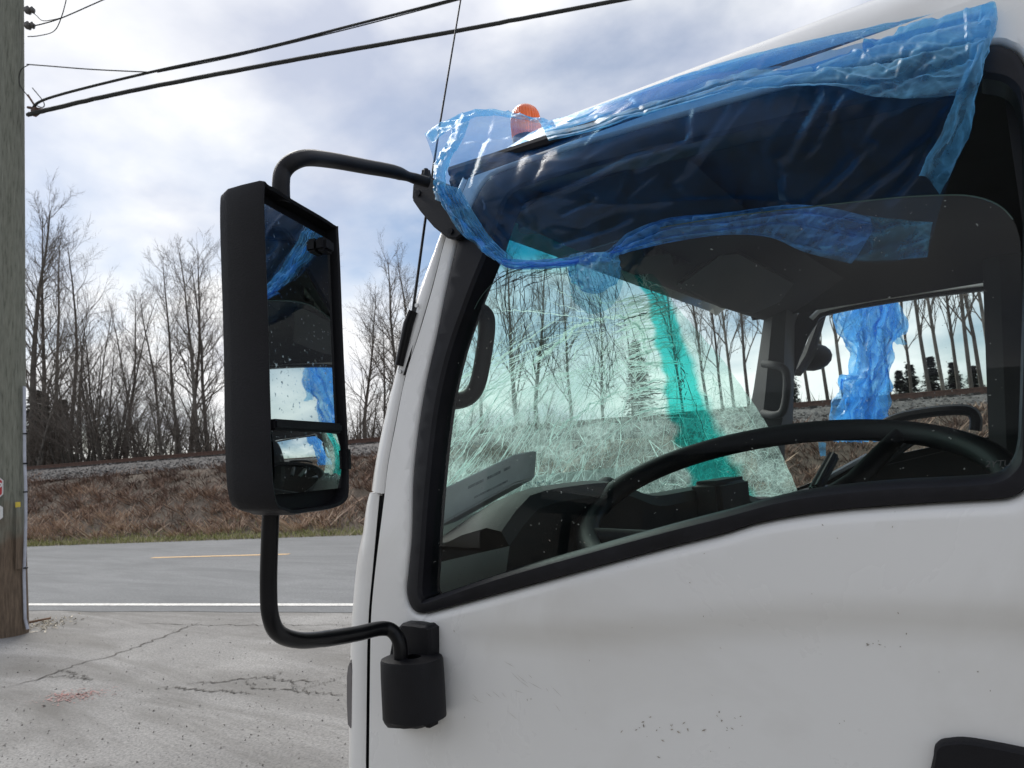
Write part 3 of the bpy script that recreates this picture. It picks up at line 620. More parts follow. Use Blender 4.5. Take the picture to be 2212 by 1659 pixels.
cable([P_at(62, 140), P_at(45, 152), P_at(42, 180), P_at(58, 205), P_at(75, 225), P_at(92, 232), P_at(94, 220), P_at(70, 190)], .006, 'tangled black wire hanging on the pole by the cable clamp', 8)
c = P_at(76, 240); b = MB(); b.box((c.x-.05, c.y-.03, c.z-.05), (c.x+.05, c.y+.03, c.z+.03)); b.tube([P_at(60, 205), P_at(80, 236)], .012, 6); b.tube([P_at(60, 232), P_at(100, 238)], .016, 6); b.link('cable_clamp', M['rust'], PT)
M['red'] = mat('red_sign', (.45, .02, .03), .45, var=.1); M['signwhite'] = mat('white_sign', (.65, .65, .64), .5, var=.15)
def octplate(c, R, nrm, th):
    up = Vector((0, 0, 1)); e = up.cross(nrm).normalized(); return [c+e*(R*math.cos(math.radians(22.5+45*k)))+up*(R*math.sin(math.radians(22.5+45*k))) for k in range(8)], nrm*th, e
sc_ = P_at(-34, 1056)+front*.5
ST = thing('stop_sign', sc_-Vector((0, 0, .3)), 'red octagonal stop sign cut by the left edge beside the pole', 'sign')
V, d, e = octplate(sc_, .205, front, .003); b = MB(); b.prism(V, d); b.link('sign_border', M['signwhite'], ST, False)
V, d, e = octplate(sc_+front*.004, .190, front, .003); b = MB(); b.prism(V, d); b.link('sign_face', M['red'], ST, False)
fo = text_mesh('lettering', 'STOP', .15, M['signwhite'], 0, .001, True)
fo.parent = ST; fo.matrix_parent_inverse = Matrix.Translation(-ST.location); fo.matrix_world = Matrix.Translation(sc_+front*.0095) @ Matrix((e, Vector((0, 0, 1)), front)).transposed().to_4x4()
c2 = P_at(-32, 1108)+front*.5; V, d, e = octplate(c2, .19, front, .003); b = MB(); b.prism([Vector((v.x, v.y, c2.z+(v.z-c2.z)*.8)) for v in V], d); b.link('lower_plate', M['signwhite'], ST, False)
b = MB(); b.tube([Vector((sc_.x, sc_.y, 0))-front*.03, Vector((sc_.x, sc_.y, sc_.z+.2))-front*.03], .025, 8); b.link('post', M['steel'], ST)

# unseen building added behind the camera to shape the light and reflections
M['cladding'] = mat('added_building_wall', (.30, .28, .25), .8, var=.25, scale=2); M['metalroof'] = mat('added_building_metal', (.22, .23, .24), .45, .3, var=.2)
WK = thing('added_light_shaping_building', (0, -19.6, 0), 'unseen grey building added behind the camera to shape light and reflections', 'building')
b = MB(); b.prism([(-13, -15.6, 0), (13, -15.6, 0), (13, -15.6, 5.2), (-13, -15.6, 5.2)], (0, -8, 0)); b.link('wall', M['cladding'], WK, False)
b = MB(); b.prism([(-13.5, -15.0, 5.1), (-13.5, -19.6, 8.0), (-13.5, -24.2, 5.1), (-13.5, -24.2, 5.25), (-13.5, -19.6, 8.18), (-13.5, -15.0, 5.25)], (27, 0, 0)); b.link('roof', M['metalroof'], WK, False)
for x in (-8, 6): b = MB(); b.box((x, -15.62, 0), (x+3.4, -15.55, 3.4)); b.link('added_building_door', M['metalroof'], WK, False)
# ------------------------------------------------------------------ the truck
TK = thing('truck', (-.3, .95, 0), 'white cab-over truck with smashed windscreen and black side mirror', 'truck')
W = 1.9
def S2(pts, off=0): return [(lambda q: (q.x, q.z))(onS(x, y, off)) for x, y in pts]
Gpx = [(797, 1659), (800, 1400), (803, 1313), (811, 1230), (820.5, 1151), (829.5, 1080), (838.6, 1003), (854, 922), (877, 809), (906, 719), (935, 620), (962, 516), (990, 440), (1012, 385)]
Opx = [(887, 1151), (880, 1230), (876, 1267), (878, 1292), (885, 1312), (898, 1325), (914, 1326), (940, 1320), (1114, 1273), (1301, 1222), (1450, 1182), (1555, 1156), (1646, 1129), (1789, 1106), (1989, 1090), (2146, 1081), (2186, 1075), (2213, 1058), (2228, 1020), (2234, 960), (2238, 600), (2236, 300), (2226, 180), (2205, 120), (2177, 100), (2133, 94),
       (1950, 120), (1800, 160), (1480, 248), (1200, 330), (1075, 372), (1038, 405), (1010, 460), (986, 520), (962, 620), (942, 719), (917, 831), (899, 944), (890, 1034)]
Ipx = [(917, 1200), (913, 1260), (913, 1280), (917, 1290), (930, 1288), (1083, 1236), (1301, 1173), (1450, 1132), (1555, 1105), (1708, 1065), (1896, 1042), (2100, 1031), (2150, 1024), (2172, 1011), (2186, 992), (2195, 962), (2200, 900), (2208, 600), (2207, 330), (2200, 240), (2185, 200), (2161, 180), (2120, 173), (2080, 174),
       (1800, 240), (1480, 315), (1200, 385), (1120, 412), (1090, 445), (1058, 536), (1030, 605), (1009, 661), (975, 760), (948, 880), (928, 1050)]
def poly_smooth(pts2, n=4): return [(v.x, v.y) for v in cr([Vector((a, b2, 0)) for a, b2 in pts2], n, True)]
G2 = S2(Gpx); O2 = poly_smooth(S2(Opx)); I2 = poly_smooth(S2(Ipx))
ZT = 2.125
DR = .135                                                   # rear edge of the door
Dpoly = [(G2[0][0]+.002, .62)]+[(v.x, v.y) for v in cr([Vector((a, b2, 0)) for a, b2 in G2], 4)]
xt = Dpoly[-1][0]
Dpoly += [(xt+.02, ZT)]+[(x, ZT) for x in np.linspace(xt+.1, DR, 12)]+[(DR, z) for z in np.linspace(2.0, .62, 20)]
# --- driver's door
o1 = offset(O2, -.0); ring = [(v.x, v.y) for v in offset(O2, .017)]
def lipring(sg): return [(p[0]+(v[0]-p[0])*(.016 if p[1] < 1.60 and p[0] > -.88 else .007)/.017, p[1]+(v[1]-p[1])*(.016 if p[1] < 1.60 and p[0] > -.88 else .007)/.017) for p, v in zip(O2, offset(O2, sg*.017))]
ring = lipring(1)
if not inpoly(ring[0], Dpoly) or inpoly(ring[0], O2): ring = lipring(-1)
V, F = region([Dpoly, ring], Dpoly, [ring], .016, lambda x, z: Vector((x, doorY(x, z), z)))
b = MB(); b.add(V, F)
n = len(O2); mid = [Vector(((ring[i][0]+O2[i][0])/2, doorY(*ring[i])+.0025, (ring[i][1]+O2[i][1])/2)) for i in range(n)]
near = [Vector((O2[i][0]*.8+ring[i][0]*.2, doorY(*ring[i])+.008, O2[i][1]*.8+ring[i][1]*.2)) for i in range(n)]
b.loft([[Vector((p[0], doorY(*p), p[1])) for p in ring], mid, near, [Vector((p[0], doorY(*p)+.015, p[1])) for p in O2]], True)
m_ = len(Dpoly); b.loft([[Vector((p[0], doorY(*p), p[1])) for p in Dpoly], [Vector((p[0], doorY(*p)+.03, p[1])) for p in Dpoly]], True)
door = b.link('door', M['paint'], TK, weld=True)
# black window surround
sgn = -1 if not inpoly(offset(O2, .01)[0], O2) else 1
ro = [(v.x, v.y) for v in offset(O2, .010*sgn)]; sg2 = 1 if not inpoly(offset(I2, .008)[0], I2) else -1; ri = [(v.x, v.y) for v in offset(I2, .009*sg2)]
b = MB(); lift = lambda f: (lambda x, z: Vector((x, skinY(z)+f, z)))
V, F = region([ro, ri], ro, [ri], .025, lift(-.003)); b.add(V, F)
b.loft([[Vector((p[0], skinY(p[1])-.003, p[1])) for p in ro], [Vector((p[0], skinY(p[1])+.002, p[1])) for p in offset(O2, .002*sgn)], [Vector((p[0], doorY(*p)+.016, p[1])) for p in O2]], True)
b.loft([[Vector((p[0], skinY(p[1])-.003, p[1])) for p in ri], [Vector((p[0], skinY(p[1])+.003, p[1])) for p in offset(I2, .003*sg2)], [Vector((p[0], skinY(p[1])+.045, p[1])) for p in I2]], True)
b.link('window_surround', M['rubber'], door, weld=True)
# inner face of the door frame, dark
V, F = region([O2, I2], O2, [I2], .04, lift(.046)); b = MB(); b.add(V, F); b.link('door_inner_frame', M['interior'], door, weld=True)
sill = [(a, c) for a, c in Dpoly if c < 3]; belt = [(p[0], p[1]) for p in I2]
b = MB(); b.loft([[Vector((x, .055, z)) for z in (.7, 1.0, 1.3)] for x in np.linspace(-.9, .1, 6)]); b.link('door_card', M['interior'], door)
# window glass, wound part way down
Gt = S2([(905, 1320), (925, 1090), (950, 890), (980, 745), (1008, 664), (1035, 622), (1070, 592), (1120, 572), (1200, 550), (1300, 520), (1391, 490), (1550, 462), (1700, 443), (1850, 426), (1960, 415), (2060, 411), (2110, 416), (2150, 430), (2180, 455), (2198, 490), (2206, 560), (2206, 900), (2205, 1010), (2150, 1070), (1900, 1080), (1500, 1160), (1100, 1270)])
GP = poly_smooth(Gt, 3); V, F = region([GP], GP, [], .05, lift(.022)); b = MB(); b.add(V, F)
gl = b.link('window_glass', M['glass'], door, weld=True)
M['edge'] = mat('green_glass_edge', (.05, .09, .08), .25)
b = MB(); ed = [Vector((p[0], skinY(p[1])+.022, p[1])) for p in GP]
b.tube([p for p in ed if p.z > 1.70] and [Vector((p[0], skinY(p[1])+.022, p[1])) for p in poly_smooth(Gt, 3)[12:56]], .0010, 5); b.link('glass_edge', M['edge'], gl)
fto = text_mesh('etched_mark', '2YTU', .010, mat('etch_grey', (.06, .063, .063), .6), .25); fto.parent = gl
q = onS(2128, 1009, .018); fto.matrix_world = Matrix.Translation(q) @ Matrix.Rotation(math.radians(90), 4, 'X')
# door handle recess
b = MB(); hp = S2([(2022, 1640), (2030, 1618), (2050, 1612), (2100, 1612), (2240, 1640), (2290, 1660), (2290, 1760), (2030, 1740)])
hb = poly_smooth(hp, 4); V, F = region([hb], hb, [], 0, lambda x, z: Vector((x, doorY(x, z)-.014, z))); b.add(V, F); b.loft([[Vector((p[0], doorY(*p)-.014, p[1])) for p in hb], [Vector((p[0], doorY(*p)-.010, p[1])) for p in offset(hb, .003)], [Vector((p[0], doorY(*p)+.012, p[1])) for p in offset(hb, .004)]], True); b.link('door_handle', M['plastic'], door, weld=True)

M['scuff'] = mat('scuff_dirt', (.34, .30, .25), .8, var=.4, scale=40)
mb = MB()
def scuff(px, py, a, ln, wd):
    q0, q1 = onS(px, py), onS(px+math.cos(a)*ln, py-math.sin(a)*ln); q0.y = doorY(q0.x, q0.z)-.0012; q1.y = doorY(q1.x, q1.z)-.0012; e = (q1-q0).normalized().cross(Vector((0, 1, 0)))*wd; m_ = q0.lerp(q1, .5)
    mb.add([q0, m_+e, q1, m_-e], [(0, 1, 2, 3)])
for i in range(20): scuff(random.gauss(1410, 38), random.gauss(1585, 16), random.gauss(.6, .8), random.uniform(2, 12), random.uniform(.0003, .0011))
for i in range(10): scuff(random.gauss(1560, 22), random.gauss(1570, 18), random.gauss(-.5, .8), random.uniform(2, 9), random.uniform(.0003, .001))
for i in range(7): scuff(random.gauss(1885, 18), random.gauss(1402, 8), random.gauss(0, .4), random.uniform(2, 10), random.uniform(.0003, .001))
for i in range(34): scuff(random.uniform(950, 2190), random.uniform(1130, 1640), random.uniform(0, 6.3), random.uniform(1.5, 7), random.uniform(.0002, .0008))
for i in range(16): scuff(random.gauss(1080, 60), random.gauss(1490, 30), random.gauss(-.75, .25), random.uniform(10, 45), .00022)
o = mb.link('scuff_marks', M['scuff'], door, False); tag(o, kind='stuff')
# --- A pillar skin, corner panel, front
GP1 = resample([onS(x, y) for x, y in [(833, 1066), (840, 1003), (855, 922), (878, 809), (907, 719), (936, 620), (963, 516), (991, 440), (1013, 385)]], 40)
GP1 = [p+Vector((-.006, .0, 0)) for p in GP1]
EP = resample(cr([onS(x, y, .012) for x, y in [(803, 1060), (811, 1003), (827, 922), (852, 818), (876, 733), (902, 638), (926, 574), (951, 511), (978, 440), (1000, 385)]], 5), 40)
b = MB(); rws = [[p+Vector((.0, .003, 0)) for p in GP1], [p+Vector((-.003, 0, 0)) for p in GP1]]
for t in (.25, .5, .75): rws.append([a.lerp(c, t)+Vector((0, -.006*math.sin(math.pi*t), 0)) for a, c in zip(GP1, EP)])
rws += [EP, [p+Vector((-.003, .008, 0)) for p in EP], [p+Vector((.0, .035, 0)) for p in EP], [p+Vector((.03, .07, 0)) for p in EP]]
b.loft(rws); pil = b.link('pillar_panel', M['paint'], TK, weld=True)
GL = resample([onS(x, y) for x, y in [(826, 1066), (820, 1130), (811, 1230), (803, 1313), (799, 1400), (796, 1659)]]+[Vector((onS(796, 1659).x, 0, .62))], 50)
EL = resample(cr([onS(x, y, .014) for x, y in [(799, 1064), (791, 1095), (784, 1151), (773, 1204), (762, 1313), (757, 1423), (753, 1659)]], 5)+[Vector((onS(753, 1659).x, .014, .62))], 50)
b = MB(); GL2 = [p+Vector((-.012, .0, 0)) for p in GL]
b.loft([[p+Vector((.002, .003, 0)) for p in GL2], [p+Vector((-.002, 0, 0)) for p in GL2]]+[[a.lerp(c, t)+Vector((0, -.007*math.sin(math.pi*t), 0)) for a, c in zip(GL2, EL)] for t in (.3, .6, .85)]+[EL, [p+Vector((-.004, .012, 0)) for p in EL], [p+Vector((-.01, .06, 0)) for p in EL], [p+Vector((-.03, .25, 0)) for p in EL], [p+Vector((-.045, .9, 0)) for p in EL], [Vector((p.x-.02, W-.1, p.z)) for p in EL], [Vector((p.x+.05, W, p.z)) for p in EL]])
b.prism([GL2[0]+Vector((0, .03, 0)), GL2[0], EL[0], EL[0]+Vector((0, .05, 0))], (0, 0, -.004)); cp = b.link('corner_panel', M['paint'], TK, weld=True)
# dark recess behind the shut line
b = MB(); q = GL+[]; gaps = [p+Vector((.0, .012, 0)) for p in list(reversed(GL))+GP1[1:]]; b.loft([[p+Vector((-.022, .0, 0)) for p in gaps], [p+Vector((-.001, .0, 0)) for p in gaps], [p+Vector((.02, .02, 0)) for p in gaps]]); b.link('shut_line_seal', M['rubber'], TK)
# turn lamp
lp = [onS(x, y, .004) for x, y in [(757, 1423), (750, 1440), (747, 1462), (747, 1520), (749, 1566), (759, 1580), (762, 1560), (762, 1450)]]
b = MB(); b.prism(lp, (-.02, .10, 0)); b.link('turn_lamp', M['lamp'], TK, bevel=.003)
bq = onS(752, 1585, .0); b = MB(); b.box((bq.x-.03, .02, .45), (bq.x+.012, W-.02, bq.z)); b.link('front_bumper', M['paint'], TK, bevel=.012, seg=3)

# --- roof
def roof_section(x):
    drop = .0
    f = max(0, (-x-.62)/.34); drop = .11*f*f
    prof_ = [(.112, 2.128), (.118, 2.16), (.135, 2.19), (.165, 2.215), (.205, 2.235), (.30, 2.255), (.55, 2.275), (.95, 2.285)]
    half = [(y, z-drop*min(1, (z-2.128)/.06)) for y, z in prof_]
    return [Vector((x, y, z)) for y, z in half]+[Vector((x, W-y, z)) for y, z in reversed(half[:-1])]
xs = [-.93, -.90, -.85, -.78, -.70, -.6, -.45, -.3, -.1, .2, .5]
b = MB(); sec = [roof_section(x) for x in xs]; first = [Vector((-.945, p.y, 2.115)) for p in sec[0]]; b.loft([first]+sec); roof_geo = ([tuple(v) for v in b.v], [tuple(f) for f in b.f]); b.link('roof', M['paint'], TK, weld=True)
# rear quarter behind the door and the back wall
b = MB(); zs_ = np.linspace(.62, 2.13, 26); b.loft([[Vector((x, skinY(z), z)) for z in zs_] for x in (DR+.006, .3, .52)]); b.link('cab_side', M['paint'], TK, weld=True); b = MB(); b.loft([[Vector((x, W-skinY(z), z)) for z in zs_] for x in (DR+.006, .3, .52)])
b.link('cab_side', M['paint'], TK, weld=True)
rw = [(.05, .65), (W-.05, .65), (W-.1, 2.2), (.1, 2.2)]; hole = [(.55, 1.55), (1.35, 1.55), (1.35, 1.95), (.55, 1.95)]
V, F = region([rw, hole], rw, [hole], 0, lambda y, z: Vector((.5, y, z))); b = MB(); b.add(V, F); b.link('back_wall', M['greytrim'], TK)
# black drip rail along the roof edge
DL = cr([onY(x, y, .105) for x, y in [(975, 372), (1060, 345), (1200, 300), (1480, 217), (1800, 118), (2000, 55)]], 6)
b = MB(); b.tube(DL, .011, 8); b.tube([p+Vector((0, .004, -.02)) for p in DL], .012, 8); b.link('drip_rail', M['rubber'], TK)
# headliner and header
b = MB(); b.loft([[Vector((x, y, z)) for y, z in ((.12, 2.06), (.2, 2.14), (.5, 2.17), (.95, 2.18), (1.4, 2.17), (W-.2, 2.14), (W-.12, 2.06))] for x in (-.8, -.72, -.5, 0, .5)]); b.link('headliner', M['headliner'], TK)
hd = []
for y in np.linspace(.125, W-.125, 24):
    bow = .035*(1-((y-.95)/.9)**2); x0 = -.745-bow
    hd.append([Vector((x0-.06, y, 2.13)), Vector((x0-.03, y, 2.07)), Vector((x0, y, 2.05)), Vector((x0+.05, y, 2.05)), Vector((x0+.16, y, 2.085)), Vector((x0+.3, y, 2.14))])
b = MB(); b.loft(hd); b.link('windscreen_header', M['headliner'], TK)
b = MB(); b.loft([[Vector((x, W-.10, 2.08)), Vector((x, W-.13, 2.075)), Vector((x, W-.2, 2.15))] for x in np.linspace(-.8, .5, 8)]); b.loft([[Vector((x, .13, 2.09)), Vector((x, .15, 2.09)), Vector((x, .22, 2.15))] for x in np.linspace(-.8, .5, 8)]); b.link('roof_side_trim', M['headliner'], TK)
# visors
def plate(name, px4, xs4, th, m, bev=.01):
    P = [onX(x, y, X) for (x, y), X in zip(px4, xs4)]; b = MB(); nrm = (P[1]-P[0]).cross(P[2]-P[0]).normalized(); b.prism(P, nrm*th); return b.link(name, m, TK, bevel=bev, seg=3)
plate('sun_visor', [(1462, 618), (1555, 545), (1600, 545), (1722, 612), (1690, 652), (1625, 680), (1560, 668)], [-.71, -.60, -.56, -.50, -.58, -.68, -.71], .022, M['greytrim'])
b = MB()
for k, ((ax_, ay), (bx_, by)) in enumerate((((1385, 520), (1455, 512)), ((1448, 548), (1500, 540)), ((1505, 538), (1560, 528)))):
    h = 26 if k else 34; P = [onX(ax_, ay, -.66), onX(bx_, by, -.66), onX(bx_+6, by+h, -.66), onX(ax_+6, ay+h, -.66)]; b2 = MB(); b2.prism(P, (0.0, .002, 0)); b2.link('visor_label', M['sticker'], TK, False)

# --- passenger side: pillar, grab handle, open door
b = MB(); ppts = [(1652, 640, 1703, 640), (1650, 690, 1697, 690), (1640, 760, 1694, 760), (1628, 840, 1692, 840), (1616, 905, 1690, 910), (1630, 960, 1672, 960), (1640, 1040, 1670, 1040)]
b.loft([[onY(x0, y0, 1.74), onY(x0, y0, 1.74).lerp(onY(x1, y1, 1.70), .5)+Vector((0, -.03, 0)), onY(x1, y1, 1.70), onY(x1, y1, 1.70)+Vector((.0, .14, 0)), onY(x0, y0, 1.74)+Vector((0, .12, 0))] for x0, y0, x1, y1 in ppts], True); b.link('passenger_pillar', M['greytrim'], TK, weld=True)
hb_ = cr([onY(x, y, Y) for x, y, Y in [(1650, 786, 1.68), (1672, 789, 1.64), (1692, 796, 1.63), (1700, 815, 1.63), (1698, 860, 1.63), (1690, 890, 1.63), (1672, 897, 1.64), (1648, 893, 1.68)]], 6)
b = MB(); b.tube(hb_, .014, 10); b.link('grab_handle', M['greytrim'], TK)
b = MB(); b.tube(cr([onY(x, y, Y) for x, y, Y in [(985, 664, .10), (1025, 668, .13), (1048, 682, .14), (1052, 710, .14), (1044, 770, .14), (1033, 825, .14), (1018, 852, .14), (995, 864, .13), (958, 868, .10)]], 6), .0165, 10); b.link('grab_handle', M['plastic'], TK)
HX = -.80; TH = math.radians(13); HP_ = Vector((HX, W, 0))
def pd(x, z, off=0.0):                       # point on the open passenger door
    v = Vector((x-HX, -skinY(z)+off, 0)); c, s = math.cos(TH), math.sin(TH); return Vector((HX+v.x*c-v.y*s, W+v.x*s+v.y*c, z))
PO = poly_smooth([(-.83, 1.42), (-.80, 1.36), (-.5, 1.47), (-.2, 1.53), (.02, 1.55), (.05, 1.60), (.05, 2.06), (.01, 2.12), (-.3, 2.125), (-.58, 2.11), (-.655, 2.08), (-.70, 1.98), (-.76, 1.80)], 5)
PI = poly_smooth([(-.79, 1.44), (-.77, 1.42), (-.5, 1.51), (-.2, 1.565), (-.01, 1.58), (.015, 1.61), (.015, 2.03), (-.01, 2.06), (-.3, 2.065), (-.56, 2.05), (-.61, 2.02), (-.655, 1.95), (-.72, 1.79)], 5)
V, F = region([PO, PI], PO, [PI], .03, lambda x, z: pd(x, z, -.03)); b = MB(); b.add(V, F)
b.loft([[pd(p[0], p[1], -.03) for p in PI], [pd(p[0], p[1], -.005) for p in PI]], True); b.loft([[pd(p[0], p[1], -.03) for p in PO], [pd(p[0], p[1], .0) for p in PO]], True)
pdo = b.link('passenger_door', M['interior'], TK, weld=True)
mid2 = [((a[0]*.35+c[0]*.65), (a[1]*.35+c[1]*.65)) for a, c in zip(PO, PI)]
b = MB(); tp = [p for p in mid2 if p[1] > 2.0]; tp = sorted(tp, key=lambda p: p[0]); tp = [p for p in tp if p[1] > 2.04]
b.tube([pd(p[0], p[1], -.034) for p in resample([Vector((p[0], p[1], 0)) for p in tp], 20)], .009, 6); b.link('window_rail', M['paint'], pdo)
lowp = [(-.83, .65), (.06, .65), (.06, 1.56), (-.2, 1.545), (-.5, 1.485), (-.81, 1.37)]
V, F = region([lowp], lowp, [], .08, lambda x, z: pd(x, z, -.05)); b = MB(); b.add(V, F); b.loft([[pd(p[0], p[1], -.05) for p in lowp], [pd(p[0], p[1], 0) for p in lowp]], True); b.link('door_panel', M['interior'], pdo)
b = MB(); b.tube(cr([onY(x, y, Y) for x, y, Y in [(1895, 925, 1.86), (1940, 903, 1.84), (2000, 891, 1.82), (2060, 885, 1.80), (2095, 888, 1.80), (2108, 905, 1.80), (2106, 930, 1.80)]], 6), .018, 8); b.link('door_pull', M['plastic'], pdo)
b = MB(); b.tube([onY(1787, 1032, 1.2), onY(1872, 985, 1.5)], .008, 6); b.link('sill_strip', mat('grey_sill', (.35, .36, .38), .5), TK)
b = MB(); b.box((-.62, 1.28, 1.2), (-.52, 1.7, 1.45)); b.tube([onY(1760, 1060, 1.0), onY(1800, 985, 1.25)], .018, 8); b.tube([onY(1820, 1050, 1.0), onY(1980, 940, 1.5)], .02, 8); b.link('centre_console', M['interior'], TK, bevel=.012)
pm = onY(1755, 772, 2.12); b = MB(); b.sphere(pm, (.075, .045, .055), 12, 8); b.tube([onY(1722, 805, 2.02), onY(1745, 770, 2.08), onY(1790, 640, 2.1)], [.02, .025, .012], 8); b.link('far_mirror_bracket', M['plastic'], TK)

# --- windscreen
WC = [[(1062, 430, -.765), (1150, 450, -.765), (1250, 480, -.765), (1325, 515, -.765), (1360, 535, -.76)],
      [(1006, 650, -.83), (1130, 640, -.845), (1260, 640, -.835), (1365, 640, -.805), (1440, 640, -.74)],
      [(962, 790, -.90), (1110, 790, -.91), (1290, 780, -.885), (1440, 770, -.825), (1550, 765, -.71)],
      [(944, 940, -.96), (1100, 930, -.965), (1290, 920, -.93), (1480, 915, -.845), (1655, 915, -.67)],
      [(930, 1140, -1.0), (1100, 1090, -1.0), (1300, 1075, -.96), (1510, 1072, -.865), (1730, 1075, -.63)]]
def crgrid(ctrl, nu, nv):
    rows = [cr(r, nu) for r in ctrl]; cols = [cr([r[i] for r in rows], nv) for i in range(len(rows[0]))]
    return [[cols[i][j] for i in range(len(cols))] for j in range(len(cols[0]))]
WG = crgrid([[onX(x, y, X) for x, y, X in r] for r in WC], 26, 26)
def band(px, py):                            # the tinted shade band of the glass: along its old top edge, now folded down
    cxs = [(562, 1372, 18), (640, 1418, 22), (700, 1440, 28), (850, 1488, 44), (1000, 1545, 62), (1080, 1578, 70)]
    t = 0
    if py < 600: t = max(t, min(1, (598-py)/48)) if px < 1400 else t
    for (y0, x0, w0), (y1, x1, w1) in zip(cxs, cxs[1:]):
        if y0 <= py <= y1:
            f = (py-y0)/(y1-y0); c = x0+(x1-x0)*f; w_ = w0+(w1-w0)*f; d = (px-c)/w_+.35*noise.noise(Vector((px*.03, py*.03, 4))); t = max(t, max(0, min(1, (1.0-d)*1.7))*(1 if d > -1 else max(0, 1+(d+1)*5)))
    if py > 562 and px < 1420 and py < 620: t = max(t, max(0, 1-(py-562)/58)*.8*min(1, max(0, (px-1330)/20)))
    return t
nU, nV = len(WG[0]), len(WG); V = []; tint = []; frost = []
for j in range(nV):
    for i in range(nU):
        p = WG[j][i]; x, y = proj(p); t = band(x, y); e = min(i/(nU-1), 1)
        fr = .025+.42*max(0, min(1, (y-790)/100))*(.75+.8*noise.noise(Vector((x*.012, y*.02, 3))))
        fr += .10*max(0, min(1, (x-1300-.55*(y-560))/60)) + .10*max(0, 1-abs((y-(905-.35*(x-1000)))/70))*(1 if x < 1350 else .6)
        nz = noise.fractal(Vector((x*.02, y*.02, 7)), 1, 2, 4); fr += .05*nz
        edge_fold = .012*math.exp(-((x-(1440+.27*(y-700)))/26)**2)
        V.append(p+Vector((edge_fold, 0, 0))+Vector((.004*nz, 0, 0))); tint.append(t); frost.append(max(0, min(.7, fr)))
F = [(j*nU+i, j*nU+i+1, (j+1)*nU+i+1, (j+1)*nU+i) for j in range(nV-1) for i in range(nU-1)]
wme = mesh(V, F, 'windscreen')
for nm, dat in (('tint', tint), ('frost', frost)): at = wme.attributes.new(nm, 'FLOAT', 'POINT'); at.data.foreach_set('value', np.array(dat, np.float32))
def screen_mat():
    m = bpy.data.materials.new('crazed_laminated_glass'); m.use_nodes = True; t = m.node_tree; t.nodes.clear(); l = t.links.new; o = N(t, 'ShaderNodeOutputMaterial'); tc = N(t, 'ShaderNodeTexCoord')
    a = N(t, 'ShaderNodeAttribute', attribute_name='tint'); f = N(t, 'ShaderNodeAttribute', attribute_name='frost')
    c = N(t, 'ShaderNodeMixRGB'); c.inputs[1].default_value = (.80, .975, .925, 1); c.inputs[2].default_value = (.06, .66, .60, 1); l(a.outputs['Fac'], c.inputs[0])
    tr = N(t, 'ShaderNodeBsdfTransparent'); l(c.outputs[0], tr.inputs[0])
    v = N(t, 'ShaderNodeTexVoronoi', feature='DISTANCE_TO_EDGE', i_Scale=75.0); l(tc.outputs['Object'], v.inputs['Vector'])
    r = ramp(t, [(.0, (1, 1, 1)), (.06, (.1, .1, .1)), (.3, (0, 0, 0))]); l(v.outputs[0], r.inputs[0])
    n = N(t, 'ShaderNodeTexNoise', i_Scale=26.0, i_Detail=6.0, i_Roughness=.7, i_Distortion=1.0); l(tc.outputs['Object'], n.inputs['Vector'])
    nr = ramp(t, [(.35, (.35, .35, .35)), (.7, (1.5, 1.5, 1.5))]); l(n.outputs[0], nr.inputs[0])
    mu = N(t, 'ShaderNodeMath', operation='MULTIPLY'); l(f.outputs['Fac'], mu.inputs[0]); l(nr.outputs[0], mu.inputs[1])
    m2 = N(t, 'ShaderNodeMath', operation='MULTIPLY'); l(f.outputs['Fac'], m2.inputs[0]); l(r.outputs[0], m2.inputs[1])
    ad = N(t, 'ShaderNodeMath', operation='ADD', use_clamp=True); l(mu.outputs[0], ad.inputs[0]); l(m2.outputs[0], ad.inputs[1])
    dc = N(t, 'ShaderNodeMixRGB'); dc.inputs[1].default_value = (.62, .82, .77, 1); dc.inputs[2].default_value = (.03, .55, .5, 1); l(a.outputs['Fac'], dc.inputs[0])
    df = N(t, 'ShaderNodeBsdfDiffuse'); tl = N(t, 'ShaderNodeBsdfTranslucent'); l(dc.outputs[0], df.inputs[0]); l(dc.outputs[0], tl.inputs[0])
    mm = N(t, 'ShaderNodeMixShader', i_0=.6); l(df.outputs[0], mm.inputs[1]); l(tl.outputs[0], mm.inputs[2])
    bp = N(t, 'ShaderNodeBump', i_Strength=.4, i_Distance=.004); l(n.outputs[0], bp.inputs['Height']); gl = N(t, 'ShaderNodeBsdfGlossy', i_Roughness=.08); l(bp.outputs[0], gl.inputs['Normal']); fr = sheen(t, .03, .7, 4.0)
    s1 = N(t, 'ShaderNodeMixShader'); l(ad.outputs[0], s1.inputs[0]); l(tr.outputs[0], s1.inputs[1]); l(mm.outputs[0], s1.inputs[2])
    s2 = N(t, 'ShaderNodeMixShader'); l(fr.outputs[0], s2.inputs[0]); l(s1.outputs[0], s2.inputs[1]); l(gl.outputs[0], s2.inputs[2]); l(s2.outputs[0], o.inputs[0]); return m
ws = link('windscreen', wme, screen_mat(), TK, True, 'shattered green glass sagging inward with a torn free edge')
BV = BVHTree.FromPolygons([tuple(v) for v in V], F)
def hit(px, py):
    d = ray(px, py).normalized(); q, nn, *_ = BV.ray_cast(CAM, d); return q
